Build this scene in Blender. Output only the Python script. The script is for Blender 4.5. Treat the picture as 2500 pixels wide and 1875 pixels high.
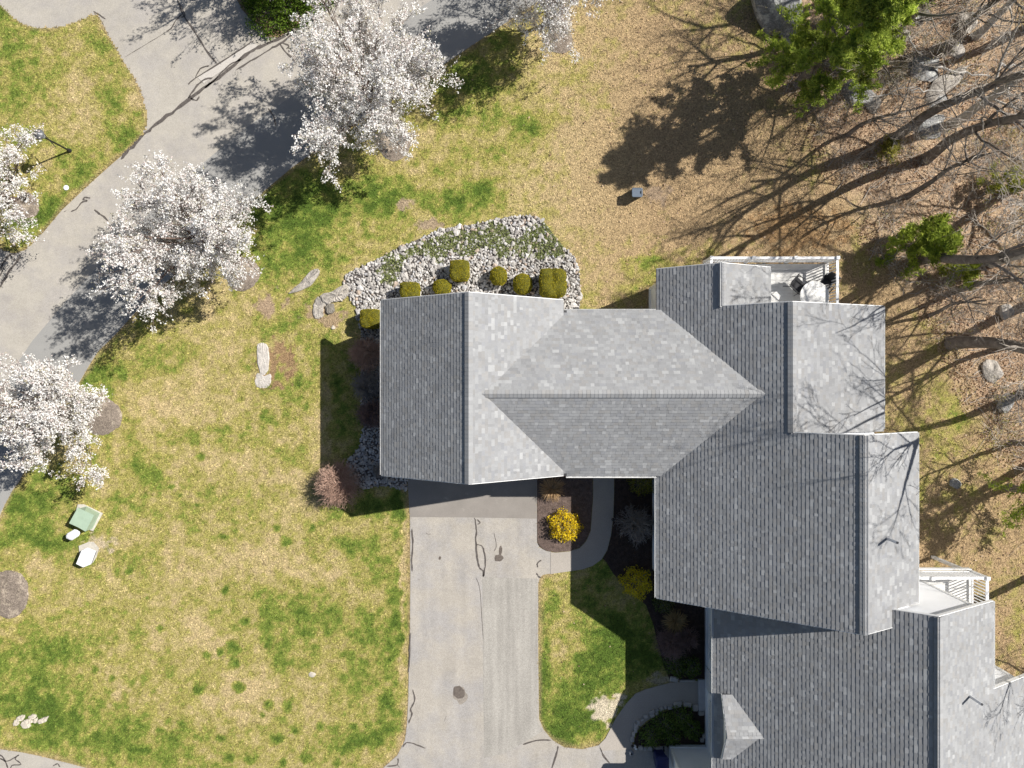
import bpy, bmesh, math
import numpy as np
from mathutils import Vector, Matrix

# ---------------------------------------------------------------- camera, sky, sun, exposure
for o in list(bpy.data.objects): bpy.data.objects.remove(o)
scn = bpy.context.scene
COL = scn.collection
HC, FPX = 32.0, 1733.0                    # drone height (m), focal length in photo pixels (2500 wide)
S = HC / FPX                              # metres per photo pixel on the ground
cam_d = bpy.data.cameras.new('camera'); cam = bpy.data.objects.new('camera', cam_d); COL.objects.link(cam)
cam.location = (0, 0, HC); cam.rotation_euler = (0, 0, 0)
cam_d.sensor_width = 36; cam_d.lens = 36 * FPX / 2500; cam_d.clip_end = 2000
scn.camera = cam
SUN = Vector((0.925, 0.379, 0.985)).normalized()
wld = bpy.data.worlds.new('World'); scn.world = wld; wld.use_nodes = True
wn = wld.node_tree.nodes; wl = wld.node_tree.links; wn.clear()
sky = wn.new('ShaderNodeTexSky'); sky.sky_type = 'NISHITA'; sky.sun_disc = False
sky.sun_elevation = math.asin(SUN.z); sky.sun_rotation = math.atan2(SUN.x, SUN.y)
bg = wn.new('ShaderNodeBackground'); bg.inputs[1].default_value = 0.055
wo = wn.new('ShaderNodeOutputWorld'); wl.new(sky.outputs[0], bg.inputs[0]); wl.new(bg.outputs[0], wo.inputs[0])
sun_d = bpy.data.lights.new('sun', 'SUN'); sun_d.energy = 5.0; sun_d.angle = math.radians(0.5); sun_d.color = (1, .96, .90)
sun = bpy.data.objects.new('sun', sun_d); COL.objects.link(sun); sun.location = (30, 12, 40)
sun.rotation_euler = (-SUN).to_track_quat('-Z', 'Y').to_euler()
scn.view_settings.view_transform = 'Standard'; scn.view_settings.look = 'None'
scn.view_settings.exposure = 0.48; scn.view_settings.gamma = 1.0; scn.view_settings.use_curve_mapping = False

# ---------------------------------------------------------------- helpers
RNG = np.random.default_rng(11)
def G(px, py, h=0.0):
    k = S * (1 - h / HC); return ((px - 1250) * k, (937.5 - py) * k)
def GP(pts): return [G(*p) for p in pts]
def arr(pts): return np.array(GP(pts))

def hash2(ix, iy, seed):
    v = np.sin(ix * 127.1 + iy * 311.7 + seed * 74.7) * 43758.5453
    return v - np.floor(v)
def vnoise(x, y, sc, seed=0):
    x = np.asarray(x) / sc; y = np.asarray(y) / sc
    ix = np.floor(x); iy = np.floor(y); fx = x - ix; fy = y - iy
    fx = fx * fx * (3 - 2 * fx); fy = fy * fy * (3 - 2 * fy)
    a = hash2(ix, iy, seed); b = hash2(ix + 1, iy, seed); c = hash2(ix, iy + 1, seed); d = hash2(ix + 1, iy + 1, seed)
    return (a * (1 - fx) + b * fx) * (1 - fy) + (c * (1 - fx) + d * fx) * fy
def fbm(x, y, sc, seed=0, o=4):
    t = 0; w = 0; a = 1
    for i in range(o):
        t = t + a * vnoise(x, y, sc / 2 ** i, seed + i * 3.3); w += a; a *= .55
    return t / w
def inpoly(x, y, poly):
    x = np.asarray(x); y = np.asarray(y); r = np.zeros(x.shape, bool)
    n = len(poly)
    for i in range(n):
        x1, y1 = poly[i]; x2, y2 = poly[(i + 1) % n]
        if y1 == y2: continue
        c = ((y1 > y) != (y2 > y)) & (x < (x2 - x1) * (y - y1) / (y2 - y1) + x1)
        r ^= c
    return r
def segdist(x, y, line, closed=True):
    d = np.full(np.asarray(x).shape, 1e9); n = len(line)
    for i in range(n if closed else n - 1):
        ax, ay = line[i]; bx, by = line[(i + 1) % n]
        dx, dy = bx - ax, by - ay; L = dx * dx + dy * dy + 1e-12
        t = np.clip(((x - ax) * dx + (y - ay) * dy) / L, 0, 1)
        d = np.minimum(d, np.hypot(x - ax - t * dx, y - ay - t * dy))
    return d
def smooth(pts, n=6, closed=False):
    p = np.array(pts, float); m = len(p); out = []
    rng = range(m) if closed else range(m - 1)
    for i in rng:
        if closed: a, b, c, d = p[(i - 1) % m], p[i], p[(i + 1) % m], p[(i + 2) % m]
        else: a, b, c, d = p[max(i - 1, 0)], p[i], p[i + 1], p[min(i + 2, m - 1)]
        for k in range(n):
            t = k / n
            out.append(.5 * ((2 * b) + (c - a) * t + (2 * a - 5 * b + 4 * c - d) * t * t + (-a + 3 * b - 3 * c + d) * t ** 3))
    if not closed: out.append(p[-1])
    return np.array(out)

# materials -------------------------------------------------------
MATS = {}
def mat(name, col=(.5, .5, .5), rough=.85, attr=False, noise=(), bump=None, spec=.25, objcol=False, blend=None, wave=None, metal=0, trans=0, streak=None):
    m = bpy.data.materials.new(name); m.use_nodes = True
    nt = m.node_tree; N = nt.nodes; L = nt.links
    b = N['Principled BSDF']; b.inputs['Roughness'].default_value = rough; b.inputs['Specular IOR Level'].default_value = spec
    b.inputs['Metallic'].default_value = metal
    geo = N.new('ShaderNodeNewGeometry')
    def nz(sc, det=3, rough_=.6):
        t = N.new('ShaderNodeTexNoise'); t.inputs['Scale'].default_value = sc; t.inputs['Detail'].default_value = det
        t.inputs['Roughness'].default_value = rough_
        L.new(geo.outputs['Position'], t.inputs['Vector']); return t.outputs['Fac']
    if attr:
        a = N.new('ShaderNodeAttribute'); a.attribute_name = 'col'; c = a.outputs['Color']
    elif objcol:
        a = N.new('ShaderNodeObjectInfo'); c = a.outputs['Color']
    else:
        a = N.new('ShaderNodeRGB'); a.outputs[0].default_value = (*col, 1); c = a.outputs[0]
    if blend:                         # (colour2, noise scale, lo, hi)
        mx = N.new('ShaderNodeMix'); mx.data_type = 'RGBA'
        mr = N.new('ShaderNodeMapRange'); mr.inputs[1].default_value = blend[2]; mr.inputs[2].default_value = blend[3]
        L.new(nz(blend[1], 5), mr.inputs[0]); L.new(mr.outputs[0], mx.inputs[0]); L.new(c, mx.inputs[6]); mx.inputs[7].default_value = (*blend[0], 1)
        c = mx.outputs[2]
    for (sc, lo, hi) in noise:
        mr = N.new('ShaderNodeMapRange'); mr.inputs[1].default_value = .3; mr.inputs[2].default_value = .7
        mr.inputs[3].default_value = lo; mr.inputs[4].default_value = hi
        L.new(nz(sc), mr.inputs[0])
        mx = N.new('ShaderNodeVectorMath'); mx.operation = 'SCALE'
        L.new(c, mx.inputs[0]); L.new(mr.outputs[0], mx.inputs['Scale']); c = mx.outputs[0]
    if streak:                        # (scale x, scale y, lo, hi): wear running along one direction
        mp = N.new('ShaderNodeMapping'); mp.inputs['Scale'].default_value = (streak[0], streak[1], 1); L.new(geo.outputs['Position'], mp.inputs['Vector'])
        t = N.new('ShaderNodeTexNoise'); t.inputs['Scale'].default_value = 1; t.inputs['Detail'].default_value = 4; L.new(mp.outputs[0], t.inputs['Vector'])
        mr = N.new('ShaderNodeMapRange'); mr.inputs[1].default_value = .3; mr.inputs[2].default_value = .7; mr.inputs[3].default_value = streak[2]; mr.inputs[4].default_value = streak[3]
        L.new(t.outputs['Fac'], mr.inputs[0]); mx = N.new('ShaderNodeVectorMath'); mx.operation = 'SCALE'; L.new(c, mx.inputs[0]); L.new(mr.outputs[0], mx.inputs['Scale']); c = mx.outputs[0]
    L.new(c, b.inputs['Base Color'])
    if bump:
        bp = N.new('ShaderNodeBump'); bp.inputs['Strength'].default_value = bump[1]; bp.inputs['Distance'].default_value = bump[2] if len(bump) > 2 else .02
        L.new(nz(bump[0], 4), bp.inputs['Height']); L.new(bp.outputs[0], b.inputs['Normal'])
    if wave:                          # horizontal lap siding relief
        sx = N.new('ShaderNodeSeparateXYZ'); L.new(geo.outputs['Position'], sx.inputs[0])
        md = N.new('ShaderNodeMath'); md.operation = 'FRACT'
        dv = N.new('ShaderNodeMath'); dv.operation = 'MULTIPLY'; dv.inputs[1].default_value = 1 / wave
        L.new(sx.outputs[2], dv.inputs[0]); L.new(dv.outputs[0], md.inputs[0])
        bp = N.new('ShaderNodeBump'); bp.inputs['Strength'].default_value = .6; bp.inputs['Distance'].default_value = .012; bp.invert = True
        L.new(md.outputs[0], bp.inputs['Height']); L.new(bp.outputs[0], b.inputs['Normal'])
    if trans:
        tb = N.new('ShaderNodeBsdfTranslucent'); ms = N.new('ShaderNodeMixShader'); ms.inputs[0].default_value = trans
        L.new(c, tb.inputs[0]); L.new(b.outputs[0], ms.inputs[1]); L.new(tb.outputs[0], ms.inputs[2]); L.new(ms.outputs[0], N['Material Output'].inputs[0])
    MATS[name] = m; return m

M_ground = mat('ground_soil', attr=True, rough=.95, noise=[(5, .85, 1.15), (13, .62, 1.34), (28, .5, 1.5)], bump=(22, 1, .06), spec=.1)
M_grass = mat('grass_blades', attr=True, rough=.8, spec=.15)
M_leaf = mat('leaf_colours', attr=True, rough=.7, spec=.2, trans=.38)
M_asph = mat('old_asphalt', (.40, .370, .322), rough=.95, noise=[(.35, .93, 1.06), (2.2, .95, 1.05), (24, .88, 1.11), (60, .76, 1.22)], bump=(60, .3, .01), blend=((.36, .335, .305), .8, .45, .62), spec=.15)
M_asph_new = mat('newer_asphalt', (.288, .282, .268), rough=.95, noise=[(.5, .95, 1.05), (40, .88, 1.12), (90, .85, 1.15)], bump=(60, .25, .01), spec=.15)
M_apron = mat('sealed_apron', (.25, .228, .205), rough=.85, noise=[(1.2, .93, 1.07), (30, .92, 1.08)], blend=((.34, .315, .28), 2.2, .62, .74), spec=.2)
M_drive = mat('driveway_asphalt', (.395, .362, .315), rough=.95, streak=(2.2, .28, .92, 1.07), noise=[(.9, .94, 1.05), (6, .96, 1.04), (22, .85, 1.12), (60, .7, 1.25)], blend=((.355, .335, .315), .6, .42, .6), bump=(60, .35, .012), spec=.15)
M_walk = mat('walkway_asphalt', (.37, .335, .295), rough=.95, noise=[(1, .95, 1.05), (35, .85, 1.15), (80, .8, 1.2)], bump=(60, .3, .01), spec=.15)
M_tar = mat('tar_sealant', (.09, .078, .07), rough=.6, noise=[(12, .7, 1.5)], spec=.3)
M_oil = mat('oil_stain', (.12, .10, .085), rough=.7, noise=[(10, .8, 1.3)])
M_pale = mat('pale_patch', (.47, .44, .40), rough=.95, noise=[(20, .9, 1.1), (80, .8, 1.2)])
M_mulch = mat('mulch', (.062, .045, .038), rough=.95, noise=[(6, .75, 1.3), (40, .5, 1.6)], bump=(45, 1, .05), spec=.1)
M_mulch2 = mat('old_mulch', (.23, .19, .155), rough=.95, noise=[(1.5, .8, 1.2), (10, .75, 1.3), (32, .45, 1.6)], blend=((.38, .32, .25), 2.2, .52, .66), bump=(32, 1, .05), spec=.1)
M_edge = mat('soil_edge', (.24, .17, .10), rough=.95, noise=[(5, .7, 1.3), (35, .6, 1.4)], bump=(40, .8, .04), spec=.1)
M_bedsoil = mat('bed_soil', (.13, .115, .105), rough=.95, noise=[(30, .6, 1.4)], bump=(40, .9, .04))
M_stone = mat('landscape_stone', attr=True, rough=.85, noise=[(14, .82, 1.15)], spec=.25)
M_stone1 = mat('landscape_stone_single', objcol=True, rough=.85, noise=[(14, .82, 1.15)], spec=.25)
M_rock = mat('ledge_rock', (.40, .365, .32), rough=.9, noise=[(2.5, .75, 1.2), (18, .75, 1.25)], bump=(9, .8, .06), blend=((.27, .25, .23), 4, .5, .66))
M_boulder = mat('boulder_rock', (.24, .24, .24), rough=.9, noise=[(2, .65, 1.3), (16, .7, 1.3)], bump=(6, .9, .1), blend=((.42, .42, .40), 3.5, .5, .6))
M_edging = mat('edging_stone', (.42, .40, .375), rough=.9, noise=[(5, .8, 1.15), (30, .85, 1.15)], bump=(20, .5, .02))
M_siding = mat('white_siding', (.84, .85, .87), rough=.6, wave=.115, noise=[(1.2, .97, 1.03)], spec=.3)
M_trim = mat('white_trim', (.80, .80, .79), rough=.5, noise=[(3, .95, 1.03)], spec=.35)
M_rail = mat('white_vinyl', (.80, .80, .80), rough=.45, noise=[(4, .96, 1.02)], spec=.4)
M_found = mat('foundation', (.30, .29, .28), rough=.95, noise=[(10, .85, 1.15)])
M_shing = mat('roof_shingle', attr=True, rough=.9, noise=[(.45, .93, 1.07), (1.7, .95, 1.05), (70, .84, 1.18)], spec=.2)
M_shing1 = mat('roof_shingle_single', objcol=True, rough=.9, noise=[(.45, .93, 1.07), (1.7, .95, 1.05), (70, .84, 1.18)], spec=.2)
M_under = mat('roof_underlay', (.07, .07, .075), rough=.95, noise=[(20, .85, 1.15)])
M_glass = mat('window_glass', (.05, .06, .075), rough=.08, spec=.6)
M_door = mat('entry_door', (.62, .63, .66), rough=.5, noise=[(6, .9, 1.1)])
M_garage = mat('garage_door_paint', (.74, .74, .73), rough=.5, noise=[(2, .97, 1.03)])
M_board = mat('deck_board', (.62, .61, .585), rough=.8, noise=[(1.3, .9, 1.08), (9, .94, 1.06), (50, .93, 1.07)], spec=.2)
M_black = mat('black_metal', (.018, .018, .02), rough=.45, spec=.5, noise=[(15, .8, 1.2)])
M_sling = mat('chair_fabric', (.04, .04, .043), rough=.8, noise=[(25, .8, 1.2)])
M_table = mat('table_top', (.74, .73, .70), rough=.35, noise=[(5, .95, 1.03)], spec=.4)
M_greenbox = mat('green_painted_steel', (.35, .45, .34), rough=.5, noise=[(3, .93, 1.05), (20, .96, 1.04)], spec=.35)
M_pad = mat('concrete_pad', (.50, .47, .41), rough=.9, noise=[(8, .85, 1.15)], bump=(30, .4, .02))
M_whitebox = mat('offwhite_enamel', (.78, .79, .80), rough=.45, noise=[(3, .96, 1.02)], spec=.35)
M_greybox = mat('bluegrey_plastic', (.11, .14, .18), rough=.45, noise=[(6, .9, 1.1)], spec=.4)
M_bin = mat('navy_plastic', (.012, .018, .09), rough=.4, noise=[(6, .9, 1.1)], spec=.4)
M_pipe = mat('pvc_pipe', (.68, .69, .71), rough=.5, noise=[(8, .93, 1.05)])
M_flash = mat('pipe_flashing', (.05, .05, .055), rough=.6, noise=[(20, .8, 1.2)])
M_bark = mat('grey_bark', (.21, .18, .155), rough=.95, noise=[(4, .7, 1.35), (30, .8, 1.2)], bump=(25, .8, .03), spec=.1)
M_twig = mat('twig_bark', (.42, .37, .315), rough=.95, noise=[(.8, .65, 1.4)], spec=.1)
M_pale_bark = mat('pale_bark', (.52, .49, .45), rough=.9, noise=[(3, .65, 1.2)], spec=.1)
M_pearbark = mat('pear_bark', (.17, .125, .105), rough=.95, noise=[(5, .75, 1.3)], spec=.1)
M_bloss = mat('white_blossom', attr=True, rough=.65, spec=.15, trans=.25)
M_lampglass = mat('lamp_glass', (.30, .33, .37), rough=.15, spec=.6)

# mesh builders -----------------------------------------------------
def mesh_np(name, V, F, fcol=None, smooth_=False, vcol=None):
    V = np.asarray(V, np.float32).reshape(-1, 3); F = np.asarray(F, np.int32)
    me = bpy.data.meshes.new(name)
    me.vertices.add(len(V)); me.vertices.foreach_set('co', V.ravel())
    n, k = F.shape
    me.loops.add(n * k); me.loops.foreach_set('vertex_index', F.ravel())
    me.polygons.add(n); me.polygons.foreach_set('loop_start', np.arange(0, n * k, k, dtype=np.int32))
    me.update(calc_edges=True)
    if fcol is not None:
        a = me.attributes.new('col', 'FLOAT_COLOR', 'FACE')
        a.data.foreach_set('color', np.c_[np.asarray(fcol, np.float32), np.ones(n, np.float32)].astype(np.float32).ravel())
    if vcol is not None:
        a = me.attributes.new('col', 'FLOAT_COLOR', 'POINT')
        a.data.foreach_set('color', np.c_[np.asarray(vcol, np.float32), np.ones(len(V), np.float32)].astype(np.float32).ravel())
    me.polygons.foreach_set('use_smooth', np.full(n, bool(smooth_)))
    return me
def wloc(o):
    v = Vector((0, 0, 0))
    while o: v += o.location; o = o.parent
    return v
def link(name, me, m, parent=None, loc=None):
    o = bpy.data.objects.new(name, me); COL.objects.link(o)
    if m is not None and me is not None and not me.materials: me.materials.append(m)
    if parent: o.parent = parent
    if loc is not None: o.location = loc
    return o
def part(name, V, F, m, parent=None, **kw):
    """mesh from world coordinates, stored relative to its parent (quads or tris, numpy) """
    V = np.asarray(V, float).reshape(-1, 3)
    if parent: V = V - np.array(wloc(parent))
    return link(name, mesh_np(name, V, F, **kw), m, parent)
def pypart(name, V, F, m, parent=None, smooth_=False):
    off = wloc(parent) if parent else Vector((0, 0, 0))
    me = bpy.data.meshes.new(name); me.from_pydata([tuple(Vector(v) - off) for v in V], [], F); me.update()
    if smooth_: me.polygons.foreach_set('use_smooth', np.ones(len(me.polygons), bool))
    return link(name, me, m, parent)
def tag(o, label=None, cat=None, group=None, kind=None):
    if label: o['label'] = label
    if cat: o['category'] = cat
    if group: o['group'] = group
    if kind: o['kind'] = kind
    return o
def thing(name, label, cat, loc, group=None, rz=0):
    o = bpy.data.objects.new(name, None); COL.objects.link(o); o.location = loc; o.rotation_euler = (0, 0, rz); o.empty_display_size = .2
    return tag(o, label, cat, group)
BOXF = [(0, 3, 2, 1), (4, 5, 6, 7), (0, 1, 5, 4), (1, 2, 6, 5), (2, 3, 7, 6), (3, 0, 4, 7)]
def boxv(x0, x1, y0, y1, z0, z1):
    return [(x0, y0, z0), (x1, y0, z0), (x1, y1, z0), (x0, y1, z0), (x0, y0, z1), (x1, y0, z1), (x1, y1, z1), (x0, y1, z1)]
def box(name, x0, x1, y0, y1, z0, z1, m, parent=None):
    return pypart(name, boxv(x0, x1, y0, y1, z0, z1), BOXF, m, parent)
def obox(name, c, ux, half, m, parent=None, bev=0):
    """box with centre c, horizontal axis ux (2D), half sizes (a,b,h); optional bevel"""
    ux = np.array([*ux, 0.]); ux /= np.linalg.norm(ux); uy = np.array([-ux[1], ux[0], 0]); uz = np.array([0, 0, 1.])
    a, b, h = half
    V = [np.array(c) + ux * p * a + uy * q * b + uz * r * h for r in (-1, 1) for p, q in ((-1, -1), (1, -1), (1, 1), (-1, 1))]
    o = pypart(name, V, BOXF, m, parent)
    if bev: bevel(o, bev)
    return o
def bevel(o, w, seg=2):
    bm = bmesh.new(); bm.from_mesh(o.data)
    bmesh.ops.bevel(bm, geom=bm.edges[:], offset=w, segments=seg, affect='EDGES', profile=.6); bm.to_mesh(o.data); bm.free()
def prism(name, poly, axis, a, b, m, parent=None):
    """profile polygon [(u,z)] extruded along axis 'Y' (u=X) or 'X' (u=Y) from a to b"""
    n = len(poly)
    V = [((u, t, z) if axis == 'Y' else (t, u, z)) for t in (a, b) for u, z in poly]
    F = [tuple(range(n)), tuple(range(2 * n - 1, n - 1, -1))] + [(i, (i + 1) % n, n + (i + 1) % n, n + i) for i in range(n)]
    o = pypart(name, V, F, m, parent)
    bm = bmesh.new(); bm.from_mesh(o.data); bmesh.ops.recalc_face_normals(bm, faces=bm.faces[:]); bm.to_mesh(o.data); bm.free()
    return o
def sheet(name, poly, z, m, parent=None, depth=.06):
    """flat polygon slab, top at z"""
    n = len(poly)
    V = [(x, y, z) for x, y in poly] + [(x, y, z - depth) for x, y in poly]
    F = [tuple(range(n))] + [(i, n + i, n + (i + 1) % n, (i + 1) % n) for i in range(n)]
    o = pypart(name, V, F, m, parent)
    bm = bmesh.new(); bm.from_mesh(o.data)
    bmesh.ops.recalc_face_normals(bm, faces=bm.faces[:])
    top = max(bm.faces, key=lambda f: f.calc_area())
    if top.normal.z < 0: bmesh.ops.reverse_faces(bm, faces=bm.faces[:])
    bmesh.ops.triangulate(bm, faces=[f for f in bm.faces if len(f.verts) > 4])
    bm.to_mesh(o.data); bm.free(); return o
def ribbon(name, pts, w, z, m, parent=None, rng=RNG):
    p = smooth(pts, 4) if len(pts) > 2 else np.array(pts, float)
    t = np.gradient(p, axis=0); t /= np.linalg.norm(t, axis=1)[:, None] + 1e-9
    nrm = np.c_[-t[:, 1], t[:, 0]]
    ww = w * (.6 + .8 * rng.random(len(p))) / 2; ww[0] *= .4; ww[-1] *= .4
    p = p + rng.normal(0, w * .12, p.shape)
    V = np.r_[np.c_[p + nrm * ww[:, None], np.full(len(p), z)], np.c_[p - nrm * ww[:, None], np.full(len(p), z)]]
    n = len(p); F = [(i + n, i + 1 + n, i + 1, i) for i in range(n - 1)]
    return part(name, V, F, m, parent)
def tubes(P, R, sides):
    """P (N,m,3), R (N,m) -> V,F quads"""
    N, m, _ = P.shape
    t = np.gradient(P, axis=1); t /= np.linalg.norm(t, axis=2)[..., None] + 1e-9
    ref = np.where(np.abs(t[..., 2:3]) > .9, np.array([1., 0, 0]), np.array([0, 0, 1.]))
    u = np.cross(t, ref); u /= np.linalg.norm(u, axis=2)[..., None] + 1e-9
    v = np.cross(t, u)
    a = np.arange(sides) * 2 * math.pi / sides
    V = P[:, :, None, :] + R[:, :, None, None] * (np.cos(a)[:, None] * u[:, :, None, :] + np.sin(a)[:, None] * v[:, :, None, :])
    idx = np.arange(N * m * sides).reshape(N, m, sides); nx = np.roll(idx, -1, 2)
    F = np.stack([idx[:, :-1], nx[:, :-1], nx[:, 1:], idx[:, 1:]], -1).reshape(-1, 4)
    return V.reshape(-1, 3), F
def join(VF):
    Vs, Fs, o = [], [], 0
    for V, F in VF:
        Vs.append(V); Fs.append(np.asarray(F) + o); o += len(V)
    return np.concatenate(Vs), np.concatenate(Fs)
def quads(C, size, rng, aspect=1.0, up=0.0):
    """random quads at centres C; up biases normals upward"""
    n = len(C); nr = rng.normal(size=(n, 3)); nr[:, 2] += up * 2; nr /= np.linalg.norm(nr, axis=1)[:, None]
    r = rng.normal(size=(n, 3)); u = np.cross(nr, r); u /= np.linalg.norm(u, axis=1)[:, None]; v = np.cross(nr, u)
    s = (np.asarray(size) * np.ones(n))[:, None] / 2
    V = np.stack([C - u * s * aspect, C - v * s, C + u * s * aspect, C + v * s], 1).reshape(-1, 3)
    return V, np.arange(4 * n).reshape(n, 4)
def ico(sub=1):
    bm = bmesh.new(); bmesh.ops.create_icosphere(bm, subdivisions=sub, radius=1)
    V = np.array([v.co[:] for v in bm.verts]); F = np.array([[v.index for v in f.verts] for f in bm.faces]); bm.free(); return V, F
ICO1, ICO2, ICO3, ICO4 = ico(1), ico(2), ico(3), ico(4)
def rock(name, px, py, size, h, m, label=None, cat='rock', seed=0, rz=0, group=None, sub=ICO3, sink=.3, parent=None, rough_=.5):
    r = np.random.default_rng(seed + 500); V, F = sub; V = V.copy()
    d = np.zeros(len(V))
    for k in range(7):
        ax = r.normal(size=3); ax /= np.linalg.norm(ax); d += r.uniform(-.5, .5) * np.sin(V @ ax * r.uniform(1.5, 6) + r.uniform(0, 6))
    V = V * (1 + d[:, None] * .18 * rough_ * 2)
    for k in range(6):                                  # facets
        ax = r.normal(size=3); ax /= np.linalg.norm(ax); c = r.uniform(.62, .9); q = V @ ax
        V = V - np.maximum(q - c, 0)[:, None] * ax * .85
    V = V * np.array([size[0], size[1], h]); c, s = math.cos(rz), math.sin(rz)
    V = V @ np.array([[c, s, 0], [-s, c, 0], [0, 0, 1]])
    x, y = G(px, py); V[:, 2] += h * (1 - 2 * sink) if False else h * (1 - sink * 2)
    V[:, 2] = np.maximum(V[:, 2], -.15)
    o = link(name, mesh_np(name, V, F, smooth_=False), m, parent, (x, y, 0))
    if label: tag(o, label, cat, group)
    return o

# ---------------------------------------------------------------- ground layout (photo pixels -> metres, z = 0)
P_road = arr([(-400, 1230), (-120, 900), (0, 705), (48, 622), (76, 599), (104, 570), (152, 513), (206, 462), (269, 405), (317, 364), (351, 329), (366, 318), (430, 268), (520, 205), (640, 118), (700, 80), (777, 27), (853, -28), (1000, -130), (1200, -260),
              (1500, -180), (1400, -60), (1320, 0), (1220, 66), (1135, 123), (1056, 177), (930, 258), (815, 335), (711, 411), (623, 485), (560, 545), (470, 630), (348, 744), (285, 814), (240, 858), (221, 887), (199, 925), (150, 1005), (100, 1075), (73, 1121), (48, 1175), (25, 1204), (6, 1245), (-30, 1330), (-200, 1500), (-500, 1500)])
P_strip = arr([(1055, 0), (1180, -90), (1420, -60), (1318, 1), (1219, 66), (1134, 123), (1055, 177), (929, 258), (814, 335), (710, 411), (622, 485), (559, 545), (469, 630), (347, 744), (284, 814), (239, 858), (220, 887), (198, 925), (149, 1005), (72, 1121), (5, 1245), (-90, 1400), (-60, 1100), (41, 890), (79, 833), (160, 738), (300, 585), (465, 424), (600, 313), (770, 195), (936, 80)])
P_nlawn = smooth(arr([(-260, 560), (-260, -30), (-60, -60), (0, 6), (19, 25), (48, 51), (79, 65), (108, 67), (142, 65), (177, 55), (206, 43), (222, 34), (234, 33), (244, 40), (263, 76), (285, 114), (310, 158), (332, 190), (348, 228), (361, 272), (361, 304), (351, 329), (317, 364), (269, 405), (206, 462), (152, 513), (104, 570), (76, 599), (48, 618), (25, 618), (0, 611), (-120, 585)]), 3, True)
P_ndrive = arr([(-300, -300), (620, -300), (579, 0), (592, 25), (615, 50), (640, 70), (652, 90), (682, 92), (640, 122), (520, 209), (430, 272), (340, 338), (300, 300), (200, 150), (0, 120), (-300, 60)])
P_ndrive2 = arr([(-200, 585), (0, 607), (30, 613), (60, 612), (20, 670), (0, 702), (-60, 800), (-300, 900), (-300, 600)])
P_drive = arr([(994, 1150), (1001, 1264), (1002, 1400), (1001, 1540), (998, 1640), (997, 1700), (994, 1765), (989, 1806), (970, 1844), (935, 1875), (860, 1930), (860, 2020), (1660, 2020), (1660, 1822), (1545, 1826), (1541, 1809), (1500, 1815), (1470, 1822), (1462, 1819), (1421, 1829), (1377, 1824), (1349, 1807), (1327, 1781), (1316, 1755), (1314, 1600), (1314, 1425), (1318, 1410), (1326, 1403), (1345, 1400), (1345, 1347), (1333, 1345), (1317, 1336), (1311, 1324), (1311, 1150)])
P_apron = arr([(995, 1150), (1002, 1262), (1150, 1263), (1310, 1266), (1310, 1150)])
P_walk = np.array(GP([(1448, 1120), (1448, 1216), (1445, 1254), (1442, 1296), (1431, 1321), (1415, 1338), (1390, 1346), (1358, 1349), (1344, 1348), (1344, 1401), (1421, 1390), (1447, 1381), (1469, 1365), (1482, 1343), (1491, 1308), (1497, 1264), (1499, 1200), (1499, 1120)]))
P_walk2 = arr([(1462, 1818), (1478, 1802), (1504, 1752), (1529, 1717), (1551, 1693), (1580, 1681), (1637, 1666), (1706, 1662), (1708, 1719), (1665, 1719), (1610, 1738), (1575, 1762), (1553, 1785), (1543, 1808), (1545, 1828), (1470, 1832)])
P_lowroad = arr([(-200, 1800), (0, 1829), (50, 1836), (95, 1845), (190, 1869), (300, 1900), (520, 1950), (860, 1955), (860, 2100), (-200, 2100)])
P_bedm1 = arr([(1311, 1140), (1312, 1323), (1318, 1334), (1334, 1344), (1358, 1348), (1390, 1345), (1414, 1337), (1430, 1320), (1441, 1295), (1444, 1254), (1447, 1216), (1447, 1140)])
P_bedm2 = arr([(1500, 1140), (1500, 1200), (1498, 1264), (1492, 1308), (1483, 1343), (1472, 1364), (1480, 1372), (1497, 1400), (1520, 1425), (1577, 1477), (1596, 1527), (1602, 1556), (1621, 1625), (1635, 1660), (1708, 1657), (1740, 1657), (1740, 1440), (1640, 1440), (1640, 1140)])
P_bedm3 = arr([(1710, 1724), (1665, 1723), (1612, 1741), (1578, 1765), (1557, 1787), (1548, 1808), (1550, 1826), (1630, 1824), (1633, 1816), (1730, 1816), (1730, 1724)])
P_rock = arr([(846, 668), (890, 648), (932, 627), (973, 605), (1024, 583), (1075, 561), (1154, 548), (1217, 535), (1270, 527), (1304, 527), (1327, 541), (1355, 577), (1377, 605), (1402, 627), (1415, 672), (1418, 719), (1414, 756), (1330, 790), (1000, 800), (962, 800), (962, 1165), (995, 1168), (992, 1196), (973, 1192), (945, 1186), (919, 1186), (894, 1194), (853, 1174), (846, 1128), (878, 1090), (888, 1039), (884, 960), (880, 860), (881, 798), (875, 782), (869, 750), (849, 722), (836, 700)])
P_shrubbed = arr([(579, -80), (579, 0), (592, 25), (615, 50), (640, 70), (652, 90), (682, 92), (727, 61), (777, 26), (853, -29), (940, -95)])
P_house1 = np.array([(-4.8, -3.3), (-4.8, 3.0), (1.8, 3.0), (1.8, 2.6), (6.2, 2.6), (6.2, 4.3), (10, 4.3), (14, 3), (14, -1.8), (14.6, -1.8), (14.6, -8.2), (6.4, -8.2), (6.4, -3.3)])
P_house2 = np.array([(8.7, -8.1), (16.9, -8.1), (16.9, -11.3), (19.4, -11.3), (19.4, -20), (7.1, -20), (7.1, -16.3), (8.7, -16.3)])
WOODS = arr([(1840, -200), (1850, 0), (1870, 150), (1960, 320), (2000, 420), (2060, 500), (2110, 620), (2190, 720), (2260, 800), (2310, 900), (2340, 990), (2400, 1080), (2460, 1180), (2510, 1300), (2600, 1700), (3200, 1700), (3200, -400), (1840, -400)])
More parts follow.
